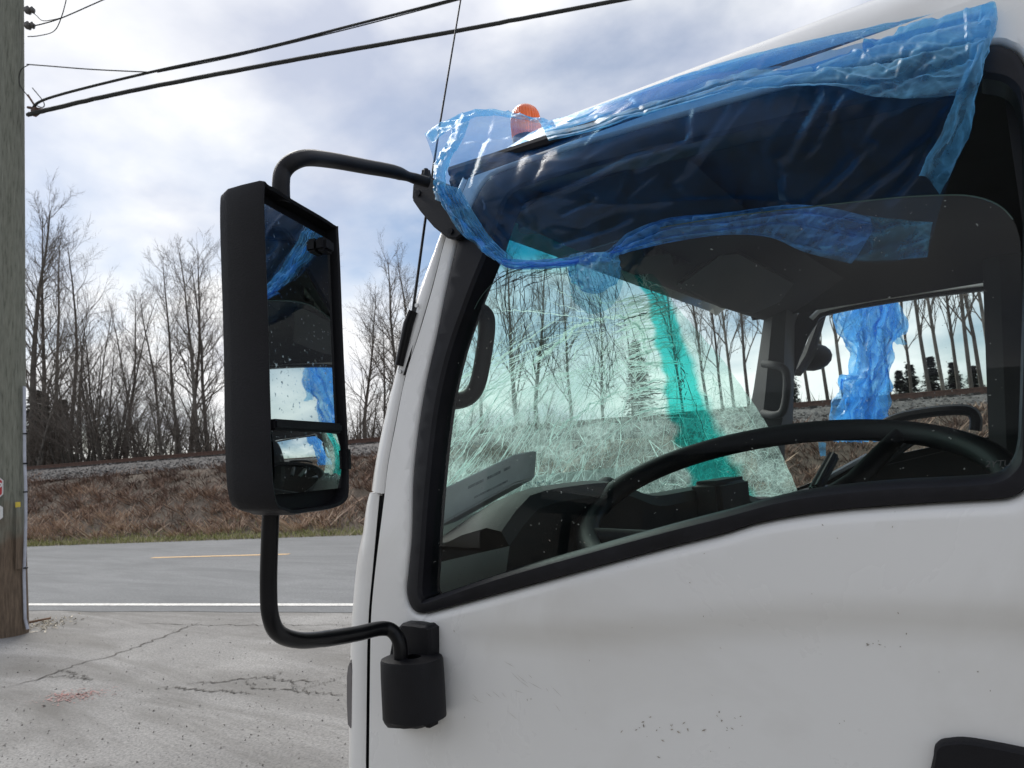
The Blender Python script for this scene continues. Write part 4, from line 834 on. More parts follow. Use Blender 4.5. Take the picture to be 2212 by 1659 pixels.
def crackmat():
    m = bpy.data.materials.new('fracture_face'); m.use_nodes = True; t = m.node_tree; t.nodes.clear(); l = t.links.new; o = N(t, 'ShaderNodeOutputMaterial')
    df = N(t, 'ShaderNodeBsdfDiffuse'); tl = N(t, 'ShaderNodeBsdfTranslucent'); gl = N(t, 'ShaderNodeBsdfGlossy', i_Roughness=.25)
    for s in (df, tl): s.inputs[0].default_value = (.84, .98, .95, 1)
    a = N(t, 'ShaderNodeMixShader', i_0=.72); l(df.outputs[0], a.inputs[1]); l(tl.outputs[0], a.inputs[2]); b = N(t, 'ShaderNodeMixShader', i_0=.12); l(a.outputs[0], b.inputs[1]); l(gl.outputs[0], b.inputs[2]); l(b.outputs[0], o.inputs[0]); return m
def crackdark():
    return mat('fracture_line_dark', (.05, .075, .07), .4)
cb_, cd_ = MB(), MB()
def crack(px, py, ang, ln, wd, dark=False, wob=.06, step=9):
    x, y = px, py; P = []; k = int(ln/step); bend = random.gauss(0, .012)
    for i in range(k):
        q = hit(x, y)
        if q is None: break
        P.append(q+(CAM-q).normalized()*.002); ang += random.gauss(0, wob)+bend; x += math.cos(ang)*step; y -= math.sin(ang)*step
    if len(P) < 2: return
    A, B = [], []
    for i, q in enumerate(P):
        t = (P[min(i+1, len(P)-1)]-P[max(0, i-1)]).normalized(); e = t.cross((CAM-q).normalized()).normalized(); f = wd*(.25+.75*math.sin(math.pi*min(1, (i+.5)/len(P))))*random.uniform(.5, 1.4)
        tw = (CAM-q).normalized()*random.uniform(-.0008, .0008); A.append(q+e*f+tw); B.append(q-e*f-tw)
    (cd_ if dark else cb_).loft([A, B])
D2 = math.radians
def poly(pts, wd, dark=False, jit=1.5, step=9):
    C_ = resample([Vector((a, c, 0)) for a, c in pts], max(3, int(sum(math.dist(p, q) for p, q in zip(pts, pts[1:]))/step))); P = []
    for q in C_:
        h_ = hit(q.x+random.gauss(0, jit), q.y+random.gauss(0, jit))
        if h_ is None:
            if len(P) > 1: break
            P = []; continue
        P.append(h_+(CAM-h_).normalized()*.002)
    if len(P) < 2: return
    if not dark: wd *= random.choice([.55, .65, .8, 1.0, 1.9, 2.4])
    A, B = [], []
    for i, q in enumerate(P):
        t = (P[min(i+1, len(P)-1)]-P[max(0, i-1)]).normalized(); e = t.cross((CAM-q).normalized()).normalized(); f = wd*random.uniform(.45, 1.4)*min(1, .3+.25*i, .3+.25*(len(P)-1-i)); A.append(q+e*f); B.append(q-e*f)
    (cd_ if dark else cb_).loft([A, B])
def web(hx, hy, a0, a1, n, r0, r1, rings, wd, curve=0.0, dark=0.0):
    """connected cracks: runs spreading from a blow, joined by arcs"""
    spokes = []
    for i in range(n):
        a = D2(a0+(a1-a0)*(i+random.uniform(.1, .9))/n); R = random.uniform(.45, 1)*(r1-r0)+r0; pts = []; x = hx+math.cos(a)*r0; y = hy-math.sin(a)*r0; r = r0; k = random.gauss(curve, .0006)
        while r < R: pts.append((x, y)); a += k*12+random.gauss(0, .012); x += math.cos(a)*12; y -= math.sin(a)*12; r += 12
        if len(pts) > 2:
            spokes.append(pts); poly(pts, wd*random.uniform(.5, 1.3), random.random() < dark)
            if random.random() < .5:
                q = random.choice(pts[1:]); a2 = a+random.choice([-1, 1])*random.uniform(.15, .4); ln = random.uniform(30, 110); poly([q, (q[0]+math.cos(a2)*ln, q[1]-math.sin(a2)*ln)], wd*.6, random.random() < dark)
    for i in range(len(spokes)-1):
        for rr in rings:
            if random.random() < .62:
                k = int((rr*random.uniform(.93, 1.07)-r0)/12)
                if 0 <= k < min(len(spokes[i]), len(spokes[i+1])): poly([spokes[i][k], spokes[i+1][min(len(spokes[i+1])-1, k+random.choice([-1, 0, 0, 1]))]], wd*.7, random.random() < dark, .8, 5)
for dx_ in (0,): poly([(1398+dx_, 606), (1440+dx_, 700), (1468+dx_, 780), (1496+dx_, 860), (1530+dx_, 960)], .0009, True, 1.5)
for i in range(30):
    y = random.uniform(600, 1040); x = 1372+18+.36*(y-570)+random.gauss(0, 22); a = random.uniform(0, 6.28); poly([(x, y), (x+math.cos(a)*14, y+math.sin(a)*14)], .0007, random.random() < .5, 1, 5)
for i in range(26): x, y = random.gauss(1472, 5), random.gauss(818, 16); poly([(x, y), (x+random.gauss(0, 5), y+8)], .002, True, 1, 4)
# fine dark runs up to the header
for i in range(34):
    x = random.uniform(1050, 1330); y0 = random.uniform(545, 600); pts = [(x, y0)]; a = D2(random.gauss(-86, 6)+(x-1190)*.05)
    for k in range(random.randint(8, 24)): a += random.gauss(0, .05); pts.append((pts[-1][0]+math.cos(a)*12, pts[-1][1]-math.sin(a)*12))
    poly(pts, .00065, True, .8)
for i in range(10):
    x, y = random.uniform(1040, 1120), random.uniform(600, 640); poly([(x, y), (x+60, y-28), (x+140, y-50)], .0006, True, 2)
web(1345, 700, 190, 266, 26, 36, 420, (60, 85, 110, 140, 175, 215, 260), .0005, .0006)
web(1345, 700, 165, 190, 5, 36, 300, (60, 110), .0004, .0006)
web(1345, 700, 96, 170, 13, 36, 230, (55, 80), .0006, 0, .6)
for i in range(90):    # slanting comb low on the driver's side
    x = random.uniform(950, 1230); y = random.uniform(880, 1100); a = D2(random.gauss(46+(x-950)*.05, 4)); ln = random.uniform(50, 200); poly([(x, y), (x+math.cos(a)*ln*.5, y-math.sin(a)*ln*.5), (x+math.cos(a+.06)*ln, y-math.sin(a+.06)*ln)], random.choice([.0003, .0004, .0006]), False, .6)
for i in range(26): x, y = random.uniform(968, 1060), random.uniform(780, 900); a = D2(random.gauss(34, 7)); ln = random.uniform(70, 220); poly([(x, y), (x+math.cos(a)*ln, y-math.sin(a)*ln)], .0007, False, .7)
def net(n, inside, box, ang, stretch, keep, wd, dark=0.0, dens=None):
    """a joined web of cracks: cells drawn out along one direction"""
    ca, sa = math.cos(D2(ang)), math.sin(D2(ang)); pts = []
    while len(pts) < n:
        x, y = random.uniform(box[0], box[2]), random.uniform(box[1], box[3])
        if inside(x, y) and (dens is None or random.random() < dens(x, y)): pts.append((x, y))
    T = [Vector(((x*ca-y*sa)/stretch, x*sa+y*ca)) for x, y in pts]
    vo, eo, *_ = delaunay_2d_cdt(T, [], [], 0, 1e-4)
    for a, b2 in eo:
        if random.random() > keep: continue
        q = []
        for v in (vo[a], vo[b2]): u_, w_ = v.x*stretch, v.y; q.append((u_*ca+w_*sa, -u_*sa+w_*ca))
        d_ = math.dist(q[0], q[1])
        if d_ > 150: continue
        m_ = ((q[0][0]+q[1][0])/2+random.gauss(0, d_*.05), (q[0][1]+q[1][1])/2+random.gauss(0, d_*.05)); poly([q[0], m_, q[1]], wd, random.random() < dark, .4, 7)
low = lambda x, y: y > 900-.33*(x-950)-(20 if x > 1300 else 0) and x < 1400+.30*(y-640) and y < 1085
net(330, low, (945, 760, 1540, 1085), 56, 2.8, .62, .0006)
net(120, lambda x, y: low(x, y) and x > 1150, (1150, 780, 1540, 1085), 74, 2.2, .6, .0007)
net(300, lambda x, y: 1388+.36*(y-570) < x < 1345+.80*(y-560), (1380, 570, 1740, 1072), 40, 1.2, .75, .00065, .12)
net(70, lambda x, y: math.hypot((x-1330)/95, (y-760)/75) < 1, (1230, 680, 1430, 840), 60, 1.4, .6, .0006, .2)
def chain(pts, n, spread, ln, wd):
    C_ = resample(cr([Vector((a, c, 0)) for a, c in pts], 8), n)
    for k in range(3): poly([(q.x+random.gauss(0, spread*.5), q.y+random.gauss(0, spread*.5)) for q in C_[::3]], wd, False, 1.5, 6)
    for q in C_:
        a = random.uniform(0, 6.28); l_ = ln*random.uniform(.4, 1.2); x, y = q.x+random.gauss(0, spread), q.y+random.gauss(0, spread); poly([(x, y), (x+math.cos(a)*l_, y+math.sin(a)*l_)], wd*.8, False, .8, 5)
chain([(1150, 790), (1200, 745), (1250, 705), (1300, 690), (1345, 685), (1385, 715), (1400, 780)], 80, 6, 22, .0009)
chain([(960, 890), (1060, 840), (1150, 790)], 40, 4, 20, .0008); chain([(1130, 850), (1220, 805), (1330, 800), (1430, 785)], 70, 7, 22, .0008); chain([(1200, 930), (1300, 865), (1400, 835), (1460, 850)], 70, 7, 22, .0008)
for i in range(200):    # combed runs drawn out beside the fold
    y = random.uniform(650, 905); x = 1345+.25*(y-640)+random.uniform(-55, 25); a = D2(random.gauss(14 if y < 780 else 5, 7)); ln = random.uniform(40, 120); poly([(x, y), (x+math.cos(a)*ln*.5, y-math.sin(a)*ln*.5-4), (x+math.cos(a)*ln, y-math.sin(a)*ln)], random.choice([.0005, .0008, .0012]), random.random() < .1, 1.0, 7)
for i in range(170):    # crumbled strip along the torn edge
    y = random.uniform(575, 1070); lo = 1385+.36*(y-570); hi = 1345+.80*(y-560); x = random.uniform(min(lo, hi), max(lo, hi)); a = random.uniform(0, 6.28); ln = random.uniform(10, 32)
    a2 = a+random.gauss(0, .9); m_ = (x+math.cos(a)*ln*.5, y+math.sin(a)*ln*.5); poly([(x, y), m_, (m_[0]+math.cos(a2)*ln*.5, m_[1]+math.sin(a2)*ln*.5)], random.choice([.0005, .0007, .001]), random.random() < .12, .5, 5)
o = cb_.link('fracture_lines', crackmat(), ws, False); tag(o, kind='stuff'); o = cd_.link('hairline_cracks', crackdark(), ws, False); tag(o, kind='stuff')

# --- dashboard
ds = []
for y in np.linspace(.04, W-.06, 40):
    cow = .05*math.exp(-((y-.30)/.27)**4); dr_ = .03*max(0, (.12-y)/.08) + (.07*min(1, max(0, (y-1.1)/.35)))
    ds.append([Vector((-1.04, y, 1.40-dr_)), Vector((-.92, y, 1.465+cow*.3-dr_)), Vector((-.82, y, 1.492+cow*.8-dr_)), Vector((-.765, y, 1.50+cow-dr_)), Vector((-.735, y, 1.494+cow-dr_)), Vector((-.72, y, 1.47+cow-dr_)), Vector((-.74, y, 1.38)), Vector((-.72, y, 1.2)), Vector((-.78, y, .8))])
b = MB(); b.loft(ds); dash = b.link('dashboard', M['interior'], TK, weld=True)
b = MB(); b.sphere(onX(1312, 1064, -.80), (.030, .036, .036), 16, 10); b.link('instrument_pod', M['greytrim'], dash)
b = MB(); b.box((-.74, .88, 1.40), (-.66, 1.12, 1.515)); b.link('radio_hood', M['interior'], dash, bevel=.014, seg=3)
mb = MB()
for i in range(420):
    px_ = random.uniform(1130, 1520); q = onX(px_, 1046+random.gauss(0, 4), -.79+random.uniform(-.06, .03)); r = random.uniform(.0012, .003)
    mb.add([q+Vector((random.uniform(-1, 1)*r, random.uniform(-1, 1)*r, random.uniform(-1, 1)*r)) for k in range(4)], [(0, 1, 2), (0, 1, 3), (1, 2, 3), (0, 2, 3)])
o = mb.link('glass_crumbs', M['crumb'], dash, False); tag(o, kind='stuff')
for k in range(5): b = MB(); b.box((-.742, 1.20+k*.05, 1.36), (-.728, 1.235+k*.05, 1.41)); b.link('vent_slat', M['greytrim'], dash, False)
# --- steering wheel
wc = Vector((-.379, .392, 1.508)); th, ph = .325, -1.58; wn = Vector((math.sin(th)*math.cos(ph), math.sin(th)*math.sin(ph), math.cos(th))); e1 = wn.cross(Vector((0, 1, 0))).normalized(); e2 = wn.cross(e1)
b = MB(); NR, NT = 72, 14; rows = []
for i in range(NR):
    a = 2*math.pi*i/NR; d = e1*math.cos(a)+e2*math.sin(a); rows.append([wc+d*(.350+.0225*math.cos(2*math.pi*k/NT))+wn*(.0225*math.sin(2*math.pi*k/NT)) for k in range(NT)])
b.loft(rows+[rows[0]], True); sw = b.link('steering_wheel', M['plastic'], TK, weld=True)
for a in (.5, 2.6, 4.2):
    d = e1*math.cos(a)+e2*math.sin(a); b = MB(); b.tube([wc-wn*.07, wc+d*.19-wn*.05, wc+d*.345], [.03, .022, .016], 10); b.link('spoke', M['plastic'], sw)
b = MB(); b.tube(cr([wc-wn*.10, wc-wn*.09+Vector((-.06, -.10, .01)), wc-wn*.08+Vector((-.07, -.2, .02))], 5), .008, 8); b.link('stalk', M['plastic'], sw)
b = MB(); b.tube([wc-wn*.04, wc-wn*.09, wc+Vector((-.25, 0, -.4))], [.07, .05, .035], 14); b.link('steering_column', M['interior'], sw)
# --- seats
for y0, hr in ((.22, .5), (1.2, 1.42)):
    b = MB(); b.box((-.15, y0, .95), (.3, y0+.48, 1.12)); b.box((.24, y0, 1.05), (.40, y0+.48, 1.66)); s_ = b.link('seat', M['seat'], TK, bevel=.04, seg=3)
    b = MB(); b.box((.27, hr-.13, 1.70), (.37, hr+.13, 1.90)); b.link('headrest', M['seat'], s_, bevel=.04, seg=3)
b = MB(); b.loft([[Vector((-.115+.05*(z-1.5)/.6, W-.19, z)), Vector((-.07+.05*(z-1.5)/.6, W-.21, z)), Vector((.12, W-.15, z)), Vector((.14, W-.08, z))] for z in np.linspace(.9, 2.12, 8)]); b.link('rear_pillar_trim', M['greytrim'], TK); b = MB(); b.loft([[Vector((.02, .10+skinY(z)*.5, z)), Vector((.06, .12+skinY(z)*.5, z)), Vector((.2, .1, z))] for z in np.linspace(.9, 2.1, 6)]); b.link('rear_pillar_trim', M['greytrim'], TK)
b = MB(); b.box((-1.0, .05, .66), (.5, W-.05, .70)); b.link('cab_floor', M['interior'], TK, False)

# --- driver's mirror
mx0, mx1, my0, my1, mz0, mz1 = -.930, -.862, -.305, -.109, 1.556, 1.968
MIR = Matrix.Translation((-.7465, -.396, 0)) @ Matrix.Rotation(math.radians(20.8), 4, 'Z') @ Matrix.Translation((.862, .305, 0))
def mlink(b, *a, **k):
    b.v = [tuple(MIR @ Vector(v)) for v in b.v]; return b.link(*a, **k)
b = MB(); prof2 = [(my0, mz0+.03), (my0, mz0+.2), (my0, mz1-.16), (my0, mz1-.014), (my0+.014, mz1), (my0+.07, mz1), (my1-.014, mz1), (my1, mz1-.014), (my1, mz1-.16), (my1, mz0+.2), (my1, mz0+.04), (my1-.02, mz0), (my0+.08, mz0-.004), (my0+.03, mz0)]
def mring(x, s, r=0): 
    cyy, czz = (my0+my1)/2, (mz0+mz1)/2; P = cr([Vector((x, cyy+(y-cyy)*s, czz+(z-czz)*(1-(1-s)*.45))) for y, z in prof2], 5, True); return P
b.loft([mring(mx0-.010, .55), mring(mx0-.007, .8), mring(mx0, .93), mring(mx0+.014, .985), mring(mx0+.035, 1.0), mring(mx1-.006, 1.01), mring(mx1, .995), mring(mx1-.002, .955), mring(mx1-.02, .945)], True)
b.add(mring(mx0-.010, .55), [tuple(range(70))]); b.add(mring(mx1-.02, .945), [tuple(range(70))]); mh = mlink(b, 'side_mirror', M['plastic'], TK, weld=True)
zdiv = 1.664
def mglass(z0, z1, y0, y1, x, bulge, n=14):
    b = MB(); rows = []
    for j in range(n+1):
        v = j/n; row = []
        for i in range(n+1):
            u = i/n; k = 1-((u-.5)**2+(v-.5)**2)*2; row.append(Vector((x+bulge*k, y0+(y1-y0)*u, z0+(z1-z0)*v)))
        rows.append(row)
    b.loft(rows); return b
mlink(mglass(zdiv+.007, mz1-.022, my0+.016, my1-.012, mx1-.010, 0), 'mirror_glass', M['chrome'], mh)
mlink(mglass(mz0+.022, zdiv-.007, my0+.012, my1-.012, mx1-.008, .0065), 'wide_angle_glass', M['chrome'], mh)
b = MB(); b.box((mx1-.016, my0+.012, zdiv-.007), (mx1-.001, my1-.01, zdiv+.007)); mlink(b, 'divider', M['plastic'], mh, bevel=.003)
b = MB(); b.box((mx1-.012, my1-.055, mz1-.05), (mx1+.006, my1-.025, mz1-.03)); mlink(b, 'latch', M['plastic'], mh, bevel=.004)
b = MB(); b.box((mx1-.02, my1-.006, 1.60), (mx1+.002, my1+.008, 1.637)); mlink(b, 'pivot_knob', M['plastic'], mh, bevel=.004)
ya = -.342; xa = -.80
up_arm = cr([onY(608, 440, ya), onY(607, 395, ya), onY(612, 370, ya+.005), onY(632, 350, ya+.015), onY(665, 341, ya+.045), onY(720, 347, ya+.115), onY(790, 360, ya+.20), onY(850, 371, ya+.28), onY(890, 384, ya+.34), onY(925, 394, .03)], 7)
b = MB(); b.tube(up_arm, [.0118]*(len(up_arm)-14)+[.0115, .0115, .0105, .0098, .009, .009, .0095, .010, .010, .010, .010, .010, .010, .010], 12); b.link('upper_arm', M['plastic'], mh)
lo_arm = cr([onY(586, 1085, ya), onY(582, 1180, ya), onY(580, 1270, ya), onY(584, 1330, ya+.004), onY(602, 1368, ya+.025), onY(645, 1383, ya+.065), onY(700, 1380, ya+.12), onY(770, 1369, ya+.20), onY(820, 1358, -.08), onY(846, 1362, -.06), onY(862, 1385, -.055), onY(866, 1425, -.055), onY(866, 1470, -.055)], 7)
b = MB(); b.tube(lo_arm, [.0112]*(len(lo_arm)//2)+[.0118]*(len(lo_arm)-len(lo_arm)//2), 14); b.link('lower_arm', M['gloss_black'], mh)
# lower mount on the door
fl = S2([(872, 1362), (930, 1350), (942, 1354), (945, 1370), (944, 1545), (935, 1556), (905, 1560), (860, 1540)]); fp = poly_smooth(fl, 3)
b = MB(); V, F = region([fp], fp, [], 0, lambda x, z: Vector((x, -.024, z))); b.add(V, F); b.loft([[Vector((p[0], -.024, p[1])) for p in fp], [Vector((p[0], -.02, p[1])) for p in offset(fp, .004)], [Vector((p[0], .012, p[1])) for p in offset(fp, .004)]], True); b.link('lower_mount_plate', M['plastic'], mh, weld=True)
cbx = onY(872, 1420, -.055); zt, zb = onY(872, 1424, -.055).z, onY(868, 1565, -.055).z
rows = []
for z, s in ((zb-.004, .86), (zb+.003, .955), (zb+.012, 1.0), (zt-.03, 1.0), (zt-.004, .99), (zt, .96), (zt+.001, .3)):
    se = lambda v: math.copysign(abs(v)**.72, v)
    rows.append([Vector((cbx.x+.004+0.049*s*se(math.cos(a))*(1.12 if math.cos(a) > 0 else 1), -.040+.046*s*se(math.sin(a))*(1 if math.cos(a) < 0 else 1-.25*math.cos(a)), z+(.016*(.5+.5*math.cos(a)) if z < zb+.01 else 0))) for a in [2*math.pi*k/36 for k in range(36)]])
b = MB(); b.loft(rows, True); b.link('lower_mount_barrel', M['plastic'], mh, weld=True)
# upper bracket
ub = [onS(x, y, -.02) for x, y in [(905, 372), (935, 384), (990, 440), (1003, 478), (1000, 505), (985, 517), (965, 514), (935, 490), (905, 455), (888, 430), (890, 400)]]
b = MB(); b.prism(ub, (0, .06, 0)); b.tube([onS(921, 392, -.01), onS(920, 366, -.01)], [.012, .009], 8); b.link('upper_mount', M['plastic'], mh, bevel=.006, seg=3)
for x, y in ((905, 418), (975, 500)): b = MB(); q = onS(x, y, -.0205); b.tube([q, q+Vector((0, -.004, 0))], .006, 6); b.link('bolt', M['plastic'], mh, False)

# --- antenna and beacon
hold = [onS(x, y, .0) for x, y in [(903, 650), (911, 653), (912, 672), (882, 800), (876, 815), (864, 815), (857, 800), (882, 690), (893, 660)]]
b = MB(); b.prism(hold, (-.004, .03, 0)); an = b.link('antenna_base', M['gloss_black'], TK, bevel=.004)
b = MB(); b.tube([onS(x, y, -.006) for x, y in [(862, 790), (882, 700), (892, 672)]], [.008, .010, .009], 10); b.link('antenna_sleeve', M['gloss_black'], an)
for x, y in ((902, 660), (866, 803)): b = MB(); q = onS(x, y, -.004); b.tube([q, q+Vector((0, -.004, 0))], .004, 10); b.link('screw', M['steel'], an)
b = MB(); b.tube([onS(892, 672, .01), onY(918, 480, .10), onY(950, 270, .14), onY(995, 0, .2), onY(1010, -90, .22)], [.0028, .0026, .002, .0017, .001], 6); b.link('antenna_rod', M['gloss_black'], an)
bc = onY(1136, 272, .42); b = MB(); b.tube([Vector((bc.x, bc.y, 2.12)), bc+Vector((0, 0, -.03))], .034, 20); be = b.link('beacon', M['rubber'], TK)
rows = []
for z, r in ((-.03, .033), (.0, .034), (.014, .0335), (.028, .031), (.038, .026), (.046, .017), (.050, .004)):
    rows.append([bc+Vector((r*(1+.045*(k % 2))*math.cos(2*math.pi*k/64), r*(1+.045*(k % 2))*math.sin(2*math.pi*k/64), z)) for k in range(64)])
b = MB(); b.loft(rows, True); b.link('beacon_lens', M['orange'], be, weld=True)
# chassis and front wheels under the cab
for y in (.5, 1.4): b = MB(); b.box((-.9, y-.04, .5), (3.5, y+.04, .68)); b.link('chassis_rail', M['rubber'], TK, False)
for y in (.12, W-.34):
    for x in (-.35, 3.0):
        b = MB(); rows = []
        for yy, r in ((0, .2), (.005, .33), (.03, .38), (.19, .38), (.215, .33), (.22, .2)): rows.append([Vector((x+r*math.cos(2*math.pi*k/32), y+yy, .38+r*math.sin(2*math.pi*k/32))) for k in range(32)])
        b.loft(rows, True); wh = b.link('wheel', M['tyre'], TK); b = MB(); b.tube([(x, y+.02, .38), (x, y+.2, .38)], .2, 24); b.link('rim', M['steel'], wh)

# ------------------------------------------------------------------ things on and in the truck
BK = thing('printed_box', onX(1060, 1060, -.86), 'grey printed carton lying on the dashboard behind the cracked glass', 'box')
A = onX(930, 1068, -.93); B_ = onX(1118, 978, -.86); h = Vector((.018, -.008, .070)); dv = Vector((-.02, .085, .004))
b = MB(); b.prism([A, B_, B_-h*.9, A-h], dv*1.35); b.link('carton', M['book'], BK, bevel=.004)
M['print'] = mat('grey_print', (.42, .45, .46), .6, var=.4, scale=90)
for f0, f1, g0, g1 in ((.42, .60, .28, .36), (.64, .80, .28, .36), (.84, .92, .28, .36), (.5, .9, .66, .72)):
    q = [A.lerp(B_, f0)-h*g0, A.lerp(B_, f1)-h*g0, A.lerp(B_, f1)-h*g1, A.lerp(B_, f0)-h*g1]; off = Vector((.0015, -.0018, .0)); b = MB(); b.add([p+off for p in q], [(0, 1, 2, 3)]); b.link('printed_line', M['print'], BK, False)

# ------------------------------------------------------------------ blue plastic film
RB = BVHTree.FromPolygons(*roof_geo)
def onF(x, y, off):                          # on the cab side, or lying on the roof where the roof comes first
    p = onS(x, y, off); d = ray(x, y).normalized(); q, nn, ix, ds_ = RB.ray_cast(CAM, d)
    if q is not None and ds_-.014 < (p-CAM).length: p = CAM+d*(ds_-.014)
    return p
def film(name, rows_px, m, parent, amp, sc, seed, nu=10, nv=10, folds=(), ridge=1.0, creases=(), ax=(1, 1, 1)):
    ctrl = []
    for r in rows_px: ctrl.append([onF(x, y, o_) for x, y, o_ in r])
    G = crgrid(ctrl, nu, nv); nr, nc = len(G), len(G[0]); P = np.array([[list(p) for p in r] for r in G])
    du = np.gradient(P, axis=1); dv_ = np.gradient(P, axis=0); nn = np.cross(du, dv_); nn /= np.linalg.norm(nn, axis=2, keepdims=True)+1e-9
    D_ = P-np.array(CAM); Z_ = D_@np.array(FW); X_ = CX+FPX*(D_@np.array(RT))/Z_; Y_ = CY-FPX*(D_@np.array(UP))/Z_; CR = np.zeros((nr, nc))
    for cl, cw, ca in creases:
        best = np.full((nr, nc), 1e9)
        for (x0, y0), (x1, y1) in zip(cl, cl[1:]):
            vx, vy = x1-x0, y1-y0; t_ = np.clip(((X_-x0)*vx+(Y_-y0)*vy)/(vx*vx+vy*vy+1e-9), 0, 1); best = np.minimum(best, np.hypot(X_-x0-vx*t_, Y_-y0-vy*t_))
        CR += ca*np.clip(1-best/cw, 0, None)
    for j in range(nr):
        for i in range(nc):
            q = Vector(P[j, i])*sc+Vector((seed*7.1, seed*3.3, 0)); q = Vector((q.x*ax[0], q.y*ax[1], q.z*ax[2])); a = 0; f = 1; am = 1
            for o_ in range(3):
                dd_ = noise.voronoi(q*f+.25*noise.noise_vector(q*f*.7))[0]; a += am*(min(.5, dd_[1]-dd_[0])*2.2-.5); f *= 2.3; am *= .42
            u, v = i/(nc-1), j/(nr-1); g = 0
            for (fu, fv, fq, fa) in folds:
                w_ = math.sin((u*fu+v*fv)*fq+1.3*noise.noise(Vector((u*3, v*3, seed)))); g += fa*(1-abs(w_))**3
            g += CR[j, i]
            ed_ = .4+.6*min(1, min(u, 1-u)/.05, min(v, 1-v)/.12)
            P[j, i] += nn[j, i]*(amp*a*ridge+g)*ed_
    me = mesh([tuple(p) for r in P for p in r], [(j*nc+i, j*nc+i+1, (j+1)*nc+i+1, (j+1)*nc+i) for j in range(nr-1) for i in range(nc-1)], name)
    o = link(name, me, m, parent, True); me.set_sharp_from_angle(angle=math.radians(28)); return o
FT = thing('plastic_sheet', onS(1500, 300, 0), 'torn translucent blue plastic sheet draped over the driver window top', 'plastic sheet')
o_ = lambda *r: list(r)
main = [[(918, 290, .0), (1030, 236, .07), (1175, 266, .10), (1300, 228, .11), (1500, 152, .11), (1750, 88, .10), (2000, 34, .08), (2152, -8, .05)],
        [(936, 345, -.03), (1035, 318, .01), (1180, 305, .02), (1320, 264, .0), (1510, 205, -.01), (1750, 160, -.015), (1980, 110, -.015), (2150, 60, -.015)],
        [(940, 402, -.05), (1035, 400, -.04), (1180, 372, -.03), (1320, 350, -.025), (1510, 310, -.02), (1750, 270, -.02), (1960, 240, -.02), (2116, 165, -.02)],
        [(968, 462, -.05), (1045, 470, -.04), (1180, 446, -.02), (1330, 432, -.01), (1520, 395, .0), (1760, 365, .01), (1960, 350, .015), (2085, 300, .01)],
        [(1012, 512, -.035), (1078, 532, -.03), (1190, 520, -.015), (1330, 496, .0), (1520, 460, .03), (1760, 450, .035), (1940, 450, .04), (2040, 420, .04)],
        [(1072, 560, -.03), (1125, 574, -.02), (1210, 574, -.01), (1330, 545, .0), (1500, 505, .05), (1700, 520, .05), (1860, 566, .06), (2003, 556, .06)]]
CRS = [([(1102, 448), (1190, 413), (1238, 389), (1344, 330), (1474, 295), (1480, 236)], 22, .009), ([(1757, 200), (1733, 248), (1692, 336), (1674, 348), (1674, 442)], 24, .011), ([(1810, 200), (1780, 265), (1745, 330)], 16, .007), ([(1881, 313), (1745, 437)], 16, .007),
       ([(2005, 307), (1910, 378), (1828, 442)], 18, .008), ([(2081, 177), (2010, 313), (1969, 378), (1922, 431)], 18, .009), ([(996, 383), (1055, 472), (1102, 531)], 12, .006), ([(966, 383), (1025, 500), (1108, 566)], 12, .006), ([(1084, 448), (1202, 525)], 12, .006), ([(1202, 525), (1320, 490), (1356, 472)], 12, .006),
       ([(1255, 440), (1280, 425), (1215, 460)], 10, .005), ([(1000, 300), (1100, 285), (1180, 300)], 10, .005), ([(1560, 230), (1500, 330), (1420, 430)], 30, .006), ([(1010, 390), (1030, 330), (1060, 250)], 12, .005), ([(1900, 220), (1840, 330), (1790, 400)], 24, .005), ([(1120, 330), (1100, 400), (1130, 480)], 20, .004)]
def rcre(n, box, ang, spread, ln, cw, ca, rg):
    out = []
    for i in range(n):
        x, y = rg.uniform(box[0], box[2]), rg.uniform(box[1], box[3]); a = math.radians(rg.gauss(ang, spread)); l_ = rg.uniform(*ln); b_ = a+rg.gauss(0, .25)
        out.append(([(x, y), (x+math.cos(a)*l_*.5, y-math.sin(a)*l_*.5), (x+math.cos(a)*l_*.5+math.cos(b_)*l_*.5, y-math.sin(a)*l_*.5-math.sin(b_)*l_*.5)], rg.uniform(*cw), rg.choice([-1, 1])*rg.uniform(*ca)))
    return out
rg_ = random.Random(5)
CRS += rcre(15, (1480, 190, 2060, 440), 55, 12, (120, 260), (8, 15), (.001, .0024), rg_)+rcre(13, (1000, 280, 1480, 520), 32, 16, (110, 260), (8, 14), (.001, .0024), rg_)+rcre(26, (960, 380, 1110, 560), -55, 14, (50, 140), (6, 11), (.0015, .0035), rg_)
TCR = rcre(90, (1180, 0, 2150, 290), 20, 26, (40, 200), (6, 12), (.0012, .0038), rg_)+rcre(40, (1750, 20, 2150, 230), 20, 60, (30, 120), (6, 12), (.0006, .002), rg_)
LCR = rcre(110, (1080, 430, 2010, 580), 10, 22, (30, 150), (5, 10), (.0015, .004), rg_)+rcre(50, (1350, 440, 2000, 570), 0, 90, (15, 60), (5, 9), (.0012, .0035), rg_)
film('main_sheet', main, M['film'], FT, .0016, 5, 1, 30, 24, [(3, -2.2, 1.9, .006)], 1.0, CRS)
